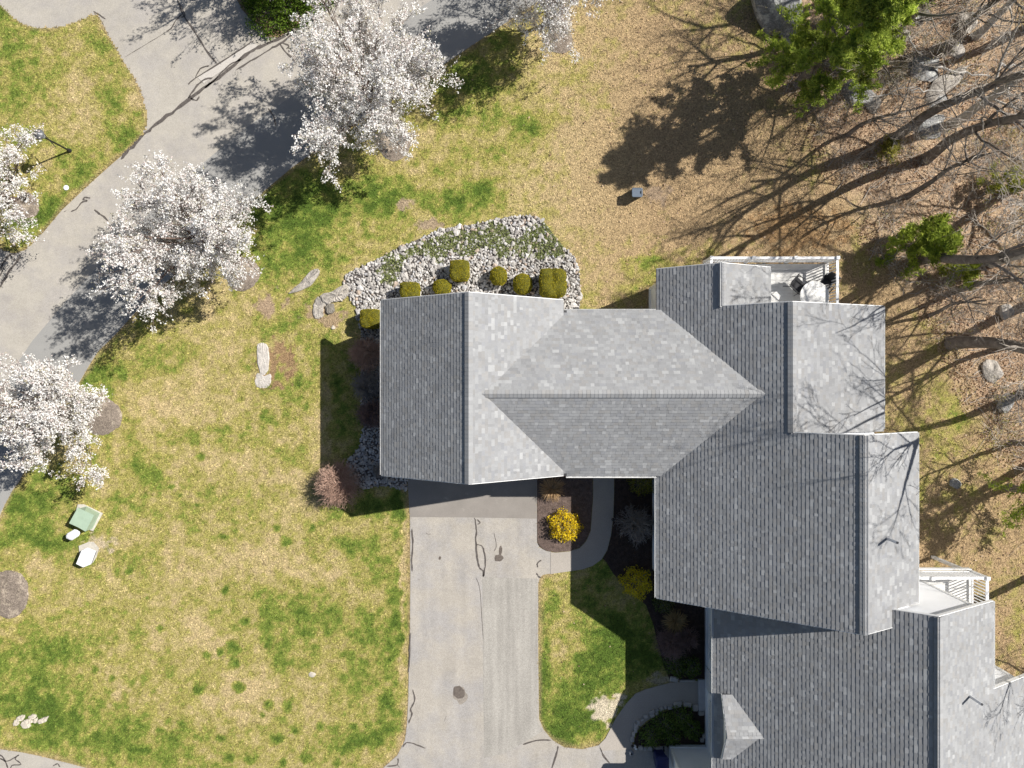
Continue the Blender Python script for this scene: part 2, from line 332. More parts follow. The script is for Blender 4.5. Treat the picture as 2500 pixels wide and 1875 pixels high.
RINGS = [(962, 350, 42), (592, 668, 42), (250, 1016, 47), (64, 503, 34), (1365, 98, 34), (15, 1450, 58)]
HARD = [P_road, P_ndrive, P_ndrive2, P_drive, P_walk, P_walk2, P_lowroad]
BEDS = [P_bedm1, P_bedm2, P_bedm3, P_rock, P_shrubbed, P_house1, P_house2]
def hardmask(x, y):
    m = np.zeros(np.shape(x), bool)
    for p in HARD: m |= inpoly(x, y, p)
    return m & ~inpoly(x, y, P_nlawn)
GREEN = [(60, 180, 70, 120, .18), (235, 110, 40, 60, .2), (270, 250, 40, 60, .25), (200, 400, 110, 60, .22), (100, 540, 80, 50, .4), (15, 40, 30, 30, .35), (300, 330, 40, 40, .25),
 (190, 215, 60, 70, -.3), (330, 230, 22, 45, -.45), (150, 330, 40, 30, -.2),
 (680, 470, 110, 60, .45), (720, 560, 130, 60, .28), (850, 480, 110, 60, .3), (1080, 500, 130, 35, .3), (1150, 270, 60, 35, .3), (1150, 180, 120, 70, .3), (1290, 312, 40, 32, .45), (1180, 475, 70, 28, .4), (1215, 395, 30, 18, .3), (1370, 430, 15, 12, .3), (960, 470, 60, 60, .2), (800, 620, 60, 30, .25), (690, 640, 60, 30, .2), (640, 700, 80, 30, .12), (690, 790, 40, 20, .35), (660, 740, 30, 20, -.2),
 (1030, 520, 40, 20, -.35), (1330, 200, 80, 60, -.1), (1290, 480, 60, 40, -.3), (1440, 430, 100, 90, -.25),
 (1600, 150, 240, 200, -.3), (1650, 420, 300, 170, -.42), (1450, 590, 90, 90, -.22), (1480, 120, 40, 40, .15), (1470, 260, 30, 18, .3), (1460, 420, 20, 12, .3),
 (1590, 640, 110, 35, .42), (1560, 690, 40, 25, .3), (1700, 600, 60, 18, .2),
 (60, 1290, 80, 90, .4), (130, 1200, 70, 60, .3), (120, 1330, 60, 30, .3), (60, 1640, 120, 90, .25), (140, 1750, 130, 60, .4), (330, 1800, 150, 50, .3), (430, 1850, 150, 40, .3), (160, 1590, 60, 40, .3), (370, 1630, 50, 50, .15),
 (700, 1490, 100, 60, .32), (690, 1600, 60, 70, .28), (780, 1500, 50, 60, .2), (965, 1500, 22, 260, .3), (950, 1760, 30, 60, .3), (900, 1795, 60, 35, .45), (860, 1690, 70, 60, .15), (840, 1820, 40, 30, .25), (240, 920, 60, 40, .35), (280, 985, 20, 20, .1), (647, 1026, 22, 17, .7), (360, 1155, 38, 28, .4), (390, 1190, 20, 30, .35), (320, 1220, 60, 20, .2), (280, 1290, 50, 40, .12), (640, 1210, 60, 40, .15), (690, 1000, 30, 30, .2), (460, 1060, 60, 20, .1), (560, 1050, 60, 30, .15), (700, 1110, 40, 25, .3), (820, 1250, 30, 20, .25), (980, 1240, 15, 40, .3), (870, 1340, 60, 30, .2),
 (380, 970, 120, 60, -.28), (420, 1010, 80, 60, -.15), (540, 1140, 120, 60, -.15), (100, 1380, 40, 40, -.45), (290, 1300, 30, 25, -.3), (480, 1390, 60, 40, -.25), (640, 1360, 60, 40, -.35), (480, 1560, 90, 40, -.3), (660, 1650, 70, 30, -.3), (760, 1400, 60, 30, -.15), (800, 1740, 60, 25, -.25), (480, 1490, 60, 30, -.1), (620, 1700, 60, 40, -.3), (300, 1690, 12, 20, -.4), (390, 1790, 60, 30, -.1), (990, 1350, 6, 330, -.6),
 (840, 940, 30, 60, .3), (820, 860, 40, 30, .2), (790, 1000, 20, 150, -.25), (840, 1050, 40, 25, .3), (930, 1230, 60, 25, .5),
 (1425, 1700, 110, 110, .42), (1470, 1630, 70, 50, .3), (1500, 1560, 60, 60, .55), (1370, 1780, 60, 40, .4), (1325, 1650, 12, 150, .35), (1350, 1470, 14, 25, .4), (1400, 1530, 15, 15, .35), (1370, 1565, 12, 15, .35), (1360, 1560, 30, 50, -.15), (1400, 1570, 35, 35, -.2), (1390, 1430, 60, 40, -.05), (1460, 1420, 40, 40, .2), (1580, 1600, 30, 60, .45), (1540, 1500, 50, 30, .1),
 (2300, 1050, 60, 80, .15), (2350, 1150, 100, 60, -.1), (2300, 1350, 120, 60, -.25), (2450, 1450, 60, 60, -.1), (2250, 700, 60, 40, -.2), (2130, 740, 60, 40, -.3), (2010, 540, 120, 70, -.5)]
CLUMP = [(551, 1440, 10), (597, 1518, 11), (571, 1582, 19), (572, 1619, 13), (483, 1681, 15), (445, 1770, 13), (656, 1722, 12), (702, 1724, 13), (674, 1802, 15), (886, 1563, 11), (881, 1621, 11), (862, 1773, 10), (785, 1776, 10), (722, 1783, 10), (582, 1680, 12), (655, 1574, 11), (344, 1771, 10), (391, 1780, 10), (415, 1800, 11), (881, 1500, 7), (907, 1504, 7), (905, 1521, 8), (764, 1290, 9), (545, 1312, 10), (700, 1320, 12), (675, 1290, 9), (680, 1455, 8), (921, 1370, 10), (272, 1660, 8), (231, 1636, 10), (392, 1537, 8), (364, 1460, 5), (316, 1390, 10), (727, 937, 7), (754, 933, 7), (418, 1189, 7), (435, 1208, 5), (478, 1234, 6), (490, 1116, 10), (1100, 470, 10), (1060, 520, 9), (890, 545, 9), (850, 520, 10), (1033, 551, 10), (800, 575, 11), (540, 1590, 9), (505, 1600, 9), (640, 1745, 6), (540, 1800, 10), (560, 1850, 14), (610, 1855, 12), (820, 1860, 12), (750, 1850, 13), (690, 1860, 10)]
BARE = [(668, 885, 40, 60, (.30, .19, .11)), (1478, 1732, 30, 26, (.62, .53, .40)), (1512, 1700, 24, 8, (.62, .53, .40)), (1482, 1778, 8, 16, (.6, .5, .37)), (660, 745, 25, 25, (.36, .26, .18)), (1610, 470, 30, 16, (.34, .25, .17)), (1000, 500, 20, 15, (.36, .27, .19)), (1050, 555, 30, 14, (.36, .27, .19)), (800, 770, 45, 25, (.36, .26, .17)), (1620, 1662, 40, 12, (.4, .34, .24)), (240, 1330, 30, 22, (.5, .41, .28)), (1950, 560, 110, 50, (.33, .205, .10))]
T_STRAW = np.array((.49, .385, .20)); T_OLIVE = np.array((.33, .298, .085)); T_GREEN = np.array((.18, .228, .042)); T_DARK = np.array((.085, .135, .022)); T_WARM = np.array((.40, .285, .16))
def lerp(a, b, t): return a + (b - a) * t[:, None]
def lawncol(x, y, fine=True):
    x = np.asarray(x, float); y = np.asarray(y, float)
    px = x / S + 1250; py = 937.5 - y / S
    g = .405 + .54 * (fbm(x, y, 3.2, 1) - .5) + .52 * (fbm(x, y, .8, 7) - .5) + .42 * (vnoise(x, y, .33, 13) - .5)
    wx = x + .5 * (vnoise(x, y, .5, 31) - .5) + .25 * (vnoise(x, y, .2, 33) - .5); wy = y + .5 * (vnoise(x, y, .5, 41) - .5) + .25 * (vnoise(x, y, .2, 43) - .5)
    wpx = wx / S + 1250; wpy = 937.5 - wy / S
    for (cx, cy, rx, ry, a) in GREEN:
        q = ((wpx - cx) / rx) ** 2 + ((wpy - cy) / ry) ** 2
        g = g + a * np.exp(-np.minimum(q, 30) * .9)
    for (cx, cy, r) in CLUMP:
        q = ((.3 * wpx + .7 * px - cx) ** 2 + (.3 * wpy + .7 * py - cy) ** 2) / (r * 1.05) ** 2
        g = np.maximum(g, np.where(q < 1.6, .95 - .35 * q, -9))
    if fine: g = g + .34 * (vnoise(x, y, .13, 3) - .5) + .24 * (vnoise(x, y, .07, 5) - .5)
    warm = np.clip((px - 1250) / 350, 0, 1) * np.where(py > 1200, np.where(px > 2100, 1, 0), 1) * np.where((px < 1700) & (py > 1150), 0, 1)
    g = g - .22 * warm * np.where((px > 2000) & (py > 700), 1.35, 1)
    straw = lerp(np.tile(T_STRAW, (len(x), 1)), T_WARM, warm)
    t = np.clip(g, 0, 1)
    c = lerp(straw, T_OLIVE, np.clip(t / .48, 0, 1)); c = lerp(c, T_GREEN, np.clip((t - .48) / .24, 0, 1)); c = lerp(c, T_DARK, np.clip((t - .74) / .24, 0, 1))
    for (cx, cy, rx, ry, bc) in BARE:
        q = ((wpx - cx) / rx) ** 2 + ((wpy - cy) / ry) ** 2
        q = q + 2.2 * (vnoise(x, y, .22, 71) - .5) + 1.2 * (vnoise(x, y, .1, 73) - .5)
        c = lerp(c, np.array(bc), np.clip((1.3 - q) * 1.6, 0, 1) * .9)
    d = np.full(x.shape, 9.)
    for p in (P_road, P_drive, P_lowroad): d = np.minimum(d, segdist(x, y, p))
    d2 = segdist(x, y, P_nlawn); d = np.minimum(d, np.where(inpoly(x, y, P_nlawn), d2, 9))
    c = lerp(c, np.array((.36, .26, .145)), np.clip(1 - d / (.10 + .25 * vnoise(x, y, .8, 9)), 0, 1) * .75)
    w = inpoly(wx, wy, WOODS); wd = np.where(w, np.clip(segdist(x, y, WOODS) / 1.2, 0, 1), 0)
    lit = lerp(np.tile(np.array((.46, .335, .22)), (len(x), 1)), np.array((.27, .18, .12)), np.clip(2.2 * (fbm(x, y, .9, 21) - .45), 0, 1))
    lit = lerp(lit, np.array((.27, .235, .09)), np.clip(3 * (fbm(x, y, 2.1, 25) - .58), 0, 1))
    c = lerp(c, lit, wd) if True else c
    return c
def axis(lo, hi, st):
    a = np.arange(lo, hi + st / 2, st)
    return np.r_[[lo - 600, lo - 250, lo - 100, lo - 40, lo - 15, lo - 5], a, [hi + 5, hi + 15, hi + 40, hi + 100, hi + 250, hi + 600]]
gx, gy = axis(-24, 26, .085), axis(-18.5, 18.5, .085)
X, Y = np.meshgrid(gx, gy); n0, n1 = X.shape
idx = np.arange(n0 * n1).reshape(n0, n1)
F = np.stack([idx[:-1, :-1], idx[:-1, 1:], idx[1:, 1:], idx[1:, :-1]], -1).reshape(-1, 4)
V = np.c_[X.ravel(), Y.ravel(), np.zeros(X.size)]
gcol = lawncol(X.ravel(), Y.ravel()); far = (np.abs(V[:, 0] - 1) > 25.2) | (np.abs(V[:, 1]) > 18.7); gcol[far] = (.33, .29, .12)
ground = part('ground', V, F, M_ground, vcol=gcol); tag(ground, 'patchy lawn of straw and green grass running into brown leaf litter', kind='structure')

# ---------------------------------------------------------------- roads, drives, walks
def struct(name, poly, z, m, parent=None, label=None):
    o = sheet(name, poly, z, m, parent)
    if parent is None: tag(o, label, kind='structure')
    return o
ndrive = struct('neighbour_driveway', P_ndrive, .012, M_asph, label='pale asphalt driveway of the neighbour at the top left')
ndrive2 = struct('neighbour_driveway', P_ndrive2, .012, M_asph, label='sliver of cracked asphalt driveway at the left edge')
road = struct('road', P_road, .018, M_asph, label='pale asphalt road running diagonally past the blossoming trees')
sheet('newer_asphalt_strip', P_strip, .024, M_asph_new, road)
nl = struct('grass_verge', P_nlawn, .03, M_ground, label='green lawn corner between road and neighbouring driveway')
nlp = np.array([v.co[:2] for v in nl.data.vertices])
# finer vertex colours for the verge: rebuild as a clipped grid
bpy.data.objects.remove(nl)
gx2, gy2 = np.arange(-28, -15.8, .085), np.arange(5.4, 18.6, .085)
X2, Y2 = np.meshgrid(gx2, gy2); ins = inpoly(X2, Y2, P_nlawn); ii = np.arange(X2.size).reshape(X2.shape)
F2 = np.stack([ii[:-1, :-1], ii[:-1, 1:], ii[1:, 1:], ii[1:, :-1]], -1).reshape(-1, 4)
F2 = F2[ins.ravel()[F2].all(1)]
nl = part('grass_verge', np.c_[X2.ravel(), Y2.ravel(), np.full(X2.size, .03)], F2, M_ground, vcol=lawncol(X2.ravel(), Y2.ravel()))
bm = bmesh.new(); bm.from_mesh(nl.data); bmesh.ops.delete(bm, geom=[v for v in bm.verts if not v.link_faces], context='VERTS'); bm.to_mesh(nl.data); bm.free()
tag(nl, 'green lawn corner between road and neighbouring driveway', kind='structure')
drive = struct('driveway', P_drive, .018, M_drive, label='worn pale asphalt driveway leading to the garage')
sheet('repaved_strip', arr([(1178, 1410), (1184, 1407), (1210, 1410), (1312, 1412), (1312, 1760), (1325, 1785), (1300, 1800), (1230, 1840), (1182, 1850), (1180, 1640)]), .022, mat('repaved_asphalt', (.345, .325, .292), rough=.95, streak=(3.5, .22, .86, 1.14), noise=[(.8, .93, 1.07), (22, .84, 1.14), (60, .7, 1.25)], bump=(60, .35, .012), spec=.15), drive)
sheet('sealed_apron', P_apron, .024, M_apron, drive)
struct('walkway', P_walk, .03, M_walk, label='curved asphalt path from driveway to the shaded entry')
walk2 = struct('walkway', P_walk2, .03, M_walk, label='curved asphalt path round the stone edged bed')
lowroad = struct('road', P_lowroad, .018, M_asph, label='cracked road corner at the bottom left edge')
b1 = struct('mulch_bed', P_bedm1, .036, M_mulch, label='dark mulch bed inside the curved path'); b1.data.materials[0] = mat('mulch_painted_lit', (.135, .10, .085), rough=.95, noise=[(6, .75, 1.3), (40, .5, 1.6)], bump=(45, 1, .05), spec=.1)  # paler copy of the shaded beds' mulch, sunlight painted into its colour
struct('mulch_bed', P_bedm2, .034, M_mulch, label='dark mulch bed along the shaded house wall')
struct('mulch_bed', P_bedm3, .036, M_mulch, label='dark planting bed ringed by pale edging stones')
struct('planting_bed', P_shrubbed, .03, M_edge, label='brown soil bed at the top by the road')
for i, (cx, cy, r) in enumerate(RINGS):
    x, y = G(cx, cy); n = 40; a = np.arange(n) * 2 * math.pi / n
    rr = r * S * (1 + .05 * np.sin(a * 3 + i) + RNG.normal(0, .018, n)); Vv = [(x, y, .085)]
    for k, (f, z) in enumerate(((.55, .075), (.9, .05), (1, .008))):
        Vv += [(x + rr[j] * f * math.cos(a[j]), y + rr[j] * f * math.sin(a[j]), z) for j in range(n)]
    Fv = [(0, 1 + j, 1 + (j + 1) % n) for j in range(n)]
    for k in range(2): Fv += [(1 + k * n + j, 1 + (k + 1) * n + j, 1 + (k + 1) * n + (j + 1) % n, 1 + k * n + (j + 1) % n) for j in range(n)]
    tag(pypart('mulch_ring', Vv, Fv, M_mulch2, smooth_=True), ['mulch ring under the largest blossoming tree', 'mulch ring under the middle roadside tree', 'mulch ring half covered by the left blossoming tree', 'mulch ring at the left edge by the lamp post', 'mulch ring under the blossoming tree at the top', 'mulch ring at the lower left edge'][i], kind='structure')

def cracks(parent, lst, z):
    for w, pts in lst: ribbon('crack_seal', GP(pts), w * S, z, M_tar, parent)
cracks(road, [(7, [(296, 388), (316, 365), (345, 335), (372, 312), (420, 275), (462, 243), (510, 207), (560, 170), (610, 128), (640, 112), (690, 92), (730, 65), (770, 38), (800, 15), (840, -10)]),
 (4, [(460, 240), (478, 215), (497, 196), (520, 190)]), (4, [(500, 215), (520, 200), (560, 160), (590, 145)]), (3, [(460, 206), (480, 190), (560, 140), (620, 100)]), (3, [(478, 190), (490, 168), (512, 161)]),
 (4, [(578, 170), (612, 150), (660, 120), (683, 108), (720, 80), (750, 50), (790, 10)]), (4, [(684, 108), (700, 130), (722, 150)]), (3, [(690, 106), (706, 112), (700, 120)]), (3, [(772, 60), (790, 50)]), (4, [(740, 60), (760, 35), (830, 2)]),
 (3, [(655, 264), (668, 285), (674, 308)]), (3, [(174, 516), (186, 512), (200, 495), (214, 490), (203, 487), (210, 482), (222, 484)]), (3, [(157, 518), (163, 515)]), (4, [(231, 512), (242, 522), (255, 530), (266, 540)]),
 (3, [(465, 240), (480, 246), (487, 235)]), (5, [(0, 700), (20, 668), (40, 640), (52, 622)])], .0255 + .004)
cracks(ndrive, [(3.5, [(432, -5), (447, 35), (480, 85), (505, 125), (530, 155)]), (3, [(445, 35), (430, 50), (420, 68), (408, 77)]), (2.5, [(440, 10), (452, 38), (443, 42)]), (1.2, [(408, 77), (380, 95), (330, 125), (305, 140)]), (3, [(229, 28), (245, 38), (258, 47)])], .0165 + .004)
cracks(ndrive2, [(4, [(0, 660), (10, 640), (25, 622), (40, 620)]), (3, [(25, 622), (35, 635), (50, 632)]), (3, [(-10, 690), (5, 665), (12, 650)])], .0205)
cracks(lowroad, [(3.5, [(-5, 1838), (10, 1850), (20, 1875)]), (3, [(0, 1850), (18, 1858), (47, 1842)]), (3, [(47, 1842), (38, 1852), (52, 1865), (30, 1868), (26, 1880)]), (3, [(130, 1870), (140, 1864), (148, 1872)])], .0225)
cracks(drive, [(3.5, [(1159, 1264), (1163, 1290), (1162, 1320), (1165, 1360), (1170, 1385), (1180, 1393), (1180, 1408)]), (3, [(1163, 1328), (1178, 1335), (1184, 1360), (1184, 1390), (1180, 1408)]), (2.5, [(1165, 1268), (1172, 1276), (1166, 1280)]),
 (3.5, [(1006, 1290), (1008, 1330), (1005, 1370), (1007, 1395)]), (3.5, [(1001, 1545), (1000, 1600), (998, 1640)]), (3.5, [(1008, 1683), (1013, 1710), (1003, 1730), (1006, 1745), (998, 1765)]), (3, [(983, 1823), (992, 1813), (1010, 1815), (1038, 1826)]), (3, [(945, 1870), (970, 1866), (972, 1850)]), (3, [(970, 1866), (976, 1873)]),
 (3, [(1277, 1817), (1310, 1807), (1345, 1806)]), (3.5, [(1363, 1820), (1357, 1845), (1346, 1880)]), (3.5, [(1466, 1822), (1472, 1842), (1488, 1862)]), (.8, [(1163, 1410), (1172, 1440), (1176, 1500), (1180, 1560)]), (1.2, [(1040, 1300), (1045, 1304), (1052, 1303)]), (1.2, [(1085, 1760), (1090, 1748)]), (1.5, [(1020, 1415), (1026, 1415)]), (1.2, [(1206, 1300), (1212, 1330), (1207, 1345)]), (3, [(1313, 1385), (1312, 1375), (1322, 1367)]), (3.5, [(1309, 1399), (1316, 1408), (1320, 1410)])], .0285)
M_oil2 = mat('faded_oil', (.27, .24, .205), rough=.9, noise=[(18, .8, 1.2), (60, .8, 1.2)])
for nm, cx, cy, rx, ry, sd in (('oil_stain', 1124, 1696, 17, 22, 0), ('oil_stain', 1120, 1690, 13, 17, 1), ('oil_stain', 1218, 1362, 10, 9, 2), ('oil_stain', 1222, 1344, 4, 12, 3), ('oil_stain', 1074, 1362, 3, 4, 4)):
    a = np.linspace(0, 2 * math.pi, 22, endpoint=False); r = 1 + .1 * np.sin(a * 2 + sd) + .06 * np.sin(a * 5 + sd) + RNG.normal(0, .05, 22)
    sheet(nm, np.array([G(cx + rx * r[i] * math.cos(a[i]), cy + ry * r[i] * math.sin(a[i])) for i in range(22)]), .0225 + .0012 * sd, M_oil if sd else M_oil2, drive, .002)
sheet('pale_patch', arr([(483, 190), (615, 104), (632, 112), (525, 185), (498, 204)]), .0265, M_pale, road, .008)

# ---------------------------------------------------------------- roofs
SHC = np.array([(0.248, 0.250, 0.254), (0.269, 0.271, 0.275), (0.292, 0.295, 0.298), (0.342, 0.345, 0.346), (0.262, 0.259, 0.256), (0.253, 0.257, 0.267), (0.278, 0.281, 0.284), (0.278, 0.274, 0.269)])
SHP = np.array([.17, .21, .18, .07, .1, .08, .12, .07])
WID = np.array([.10, .14, .19, .25])
EXPO, SLEN = .142, .168
class Roof:
    def __init__(s): s.V = []; s.F = []; s.C = []; s.items = []; s.n = 0
    def add(s, M, w, th, col):
        s.items.append((M, w, th, col))
def shingle_local(w, th):
    return np.array([(0, 0, 0), (w, 0, 0), (0, 0, th), (w, 0, th), (w, SLEN, .0005), (0, SLEN, .0005)])
SH_F4 = np.array([(0, 1, 3, 2), (2, 3, 4, 5), (1, 4, 3, 3), (0, 2, 5, 5)])
def shingle_plane(R, e0, sdir, up2, pitch, run, span, rng):
    """e0: world point on eave (3D); sdir: 2D unit along eave; up2: 2D unit horizontally upslope; span(t)->(s0,s1)"""
    cs = 1 / math.sqrt(1 + pitch * pitch)
    U = np.array([up2[0] * cs, up2[1] * cs, pitch * cs]); Sx = np.array([sdir[0], sdir[1], 0.]); Nn = np.cross(Sx, U)
    if Nn[2] < 0: Sx = -Sx; Nn = -Nn; flip = True
    else: flip = False
    L = run / cs; nrow = int(L / EXPO)
    for i in range(nrow + 1):
        d = i * EXPO
        if d > L - .05: break
        s0, s1 = span(min(d * cs + .03, run))
        x = s0 - rng.uniform(0, .2); thick = rng.random() < .5
        while x < s1:
            w = rng.choice(WID)
            xa, xb = max(x, s0), min(x + w, s1)
            if xb - xa > .02:
                ww = xb - xa
                o = np.array(e0) + np.array([sdir[0], sdir[1], 0]) * (xb if flip else xa) + U * d
                th = .0155 if thick else .0105
                col = SHC[rng.choice(len(SHC), p=SHP)] * rng.uniform(.94, 1.06)
                R.add((o, Sx, U, Nn), ww, th + rng.uniform(-.001, .0015), col)
            x += w; thick = not thick
def finish_roof(R, parent, nind=300):
    """300 shingles that show largest become objects, the rest one joined part"""
    def score(it):
        (o, Sx, U, Nn), w, th, c = it
        ctr = o + Sx * w / 2 + U * .07; v = np.array([0, 0, HC]) - ctr; d = np.linalg.norm(v)
        px = abs(ctr[0] / (HC - ctr[2])); py = abs(ctr[1] / (HC - ctr[2]))
        vis = (px < .715) and (py < .535) and getattr(R, 'clear', lambda c: True)(ctr)
        return (w * (Nn @ v) / d ** 3 if vis else 0) * (1 if w in WID else .5)
    order = sorted(range(len(R.items)), key=lambda i: -score(R.items[i]))
    pick = set(order[:nind]); cache = {}
    off = np.array(wloc(parent))
    VV, FF, CC = [], [], []; n = 0
    for i, ((o, Sx, U, Nn), w, th, c) in enumerate(R.items):
        B = np.array([Sx, U, Nn])
        if i in pick:
            key = (round(w, 2), round(th, 3))
            if key not in cache:
                l = shingle_local(key[0], key[1]); me = bpy.data.meshes.new('shingle')
                me.from_pydata([tuple(v) for v in l], [], [(0, 1, 3, 2), (2, 3, 4, 5), (1, 4, 3), (0, 2, 5)]); me.materials.append(M_shing1); cache[key] = me
            ob = bpy.data.objects.new('shingle', cache[key]); COL.objects.link(ob); ob.parent = parent
            ob.matrix_local = Matrix([[B[0][0], B[1][0], B[2][0], o[0] - off[0]], [B[0][1], B[1][1], B[2][1], o[1] - off[1]], [B[0][2], B[1][2], B[2][2], o[2] - off[2]], [0, 0, 0, 1]])
            ob.color = (*[float(q) for q in c], 1)
            continue
        VV.append(shingle_local(w, th) @ B + o)
        FF.append(np.array([(0, 1, 3), (0, 3, 2), (2, 3, 4), (2, 4, 5), (1, 4, 3), (0, 2, 5)]) + n); n += 6
        CC.append(np.tile(c, (6, 1)))
    o = part('shingles', np.concatenate(VV), np.concatenate(FF), M_shing, parent, fcol=np.concatenate(CC)); tag(o, kind='stuff')
def ridge_caps(parent, p0, p1, pitchL, pitchR, side, rng, lift=.045, wid=.15):
    """vent strip + individual cap shingles along a ridge from p0 to p1; side = 2D unit across (to +)"""
    p0, p1 = np.array(p0, float), np.array(p1, float); L = np.linalg.norm(p1 - p0); d = (p1 - p0) / L; sd = np.array([side[0], side[1], 0.])
    def prof(wd, up):
        return [(-sd * wd + np.array([0, 0, -wd * pitchL + up])), np.array([0, 0, up]), (sd * wd + np.array([0, 0, -wd * pitchR + up]))]
    a, b = prof(wid - .015, lift), prof(wid - .015, 0)
    Vv = [p0 + q for q in a + b] + [p1 + q for q in a + b]
    Fv = [(0, 1, 7, 6), (1, 2, 8, 7), (0, 6, 9, 3), (2, 5, 11, 8), (0, 3, 4, 1), (1, 4, 5, 2), (6, 7, 10, 9), (7, 8, 11, 10)]
    vent = pypart('ridge_vent', Vv, Fv, M_under, parent)
    n = max(2, int(L / .15)); e = L / n
    for k in range(n):
        q0 = p0 + d * e * k; q1 = p0 + d * min(L, e * (k + 1) + .02)
        A, B, A2 = prof(wid, lift + .014), prof(wid, lift + .004), prof(wid, lift)
        Vv = [q0 + q for q in A] + [q1 + q for q in B] + [q0 + q for q in A2]
        Fv = [(0, 1, 4, 3), (1, 2, 5, 4), (6, 7, 1, 0), (7, 8, 2, 1)]
        c = SHC[rng.choice([1, 2, 6, 7])] * rng.uniform(.95, 1.05)
        o = pypart('cap_shingle', Vv, Fv, M_shing1, vent); o.color = (*[float(v) for v in c], 1)
def chevron(name, xl, zl, xr, zr, xe, ze, axis, a, b, parent, t=.14, ex=.0):
    return prism(name, [(xl, zl - .004), (xr, zr - .004), (xe, ze - .004), (xe, ze - t), (xr, zr - t), (xl, zl - t)], axis, a, b, M_under, parent)
def rakeboard(parent, pts, out, t=.025, h=.19):
    """white board following roof edge pts [(x,y,z)], out = (dx,dy) outward"""
    ox, oy = out; Vv = []; n = len(pts)
    for (x, y, z) in pts:
        Vv += [(x, y, z - .012), (x + ox * t, y + oy * t, z - .012), (x + ox * t, y + oy * t, z - h), (x, y, z - h)]
    Fv = []
    for i in range(n - 1):
        for k in range(4): Fv.append((4 * i + k, 4 * i + (k + 1) % 4, 4 * i + 4 + (k + 1) % 4, 4 * i + 4 + k))
    Fv += [(0, 3, 2, 1), tuple(4 * (n - 1) + k for k in range(4))]
    o = pypart('rake_board', Vv, Fv, M_trim, parent)
    bm = bmesh.new(); bm.from_mesh(o.data); bmesh.ops.recalc_face_normals(bm, faces=bm.faces[:]); bm.to_mesh(o.data); bm.free(); return o
def gutter(parent, a, b, out, z, w=.10):
    """open K-style gutter from a to b (2D) hung outside an eave at height z"""
    a, b, o = np.array(a), np.array(b), np.array(out); prof = [(0, -.01), (0, -.11), (w * .7, -.11), (w, -.03), (w, -.005), (w - .012, -.005), (w - .012, -.03), (w * .66, -.095), (.012, -.095), (.012, -.01)]
    Vv = [(*(p + o * u), z + dz) for p in (a, b) for u, dz in prof]; n = len(prof)
    Fv = [(i, (i + 1) % n, n + (i + 1) % n, n + i) for i in range(n)] + [tuple(range(n)), tuple(range(2 * n - 1, n - 1, -1))]
    g = pypart('gutter', Vv, Fv, M_trim, parent); bm = bmesh.new(); bm.from_mesh(g.data); bmesh.ops.recalc_face_normals(bm, faces=bm.faces[:]); bm.to_mesh(g.data); bm.free(); return g
def window(parent, c, along, out, w, h, frame=.09, louvre=False):
    """window centred at c (3D on the wall face); along 2D unit along wall, out 2D outward"""
    c = np.array(c, float); A = np.array([*along, 0.]); O = np.array([*out, 0.]); Z = np.array([0, 0, 1.])
    def bx(u0, u1, z0, z1, o0, o1): return [c + A * u + O * o + Z * z for z in (z0, z1) for u, o in ((u0, o0), (u1, o0), (u1, o1), (u0, o1))]
    Vv, Fv = [], []
    for (u0, u1, z0, z1) in ((-w / 2 - frame, -w / 2, -h / 2 - frame, h / 2 + frame), (w / 2, w / 2 + frame, -h / 2 - frame, h / 2 + frame), (-w / 2, w / 2, h / 2, h / 2 + frame), (-w / 2, w / 2, -h / 2 - frame, -h / 2)):
        k = len(Vv); Vv += bx(u0, u1, z0, z1, 0, .045); Fv += [tuple(i + k for i in f) for f in BOXF]
    fr = pypart('window', Vv, Fv, M_trim, parent)
    for s in (-1, 1):
        pypart('pane', bx(-w / 2, w / 2, min(0, s * h / 2), max(0, s * h / 2), .005, .018 + .004 * s), BOXF, M_glass, fr)
    pypart('sill', bx(-w / 2 - frame - .04, w / 2 + frame + .04, -h / 2 - frame - .05, -h / 2 - frame, 0, .09), BOXF, M_trim, fr)
    return fr
def louvre_shutter(parent, x, y0, y1, z0, z1, ox):
    fr = pypart('shutter', boxv(x - .05, x, y0, y0 + .07, z0, z1) + boxv(x - .05, x, y1 - .07, y1, z0, z1) + boxv(x - .05, x, y0 + .07, y1 - .07, z1 - .08, z1) + boxv(x - .05, x, y0 + .07, y1 - .07, z0, z0 + .08), [tuple(i + 8 * k for i in f) for k in range(4) for f in BOXF], M_rail, parent)
    n = int((y1 - y0 - .2) / .12)
    for k in range(n):
        yy = y0 + .11 + k * (y1 - y0 - .2) / n
        box('slat', x - .045, x - .012, yy, yy + .05, z0 + .09, z1 - .09, M_rail, fr)
    return fr

PIT = .667
def solve_ridge(relpx, xe, he, p=PIT):
    q = relpx * S; c0 = 1 - (he - p * xe) / HC
    x = q * c0 / (1 + q * p / HC); return x, he + p * (x - xe)
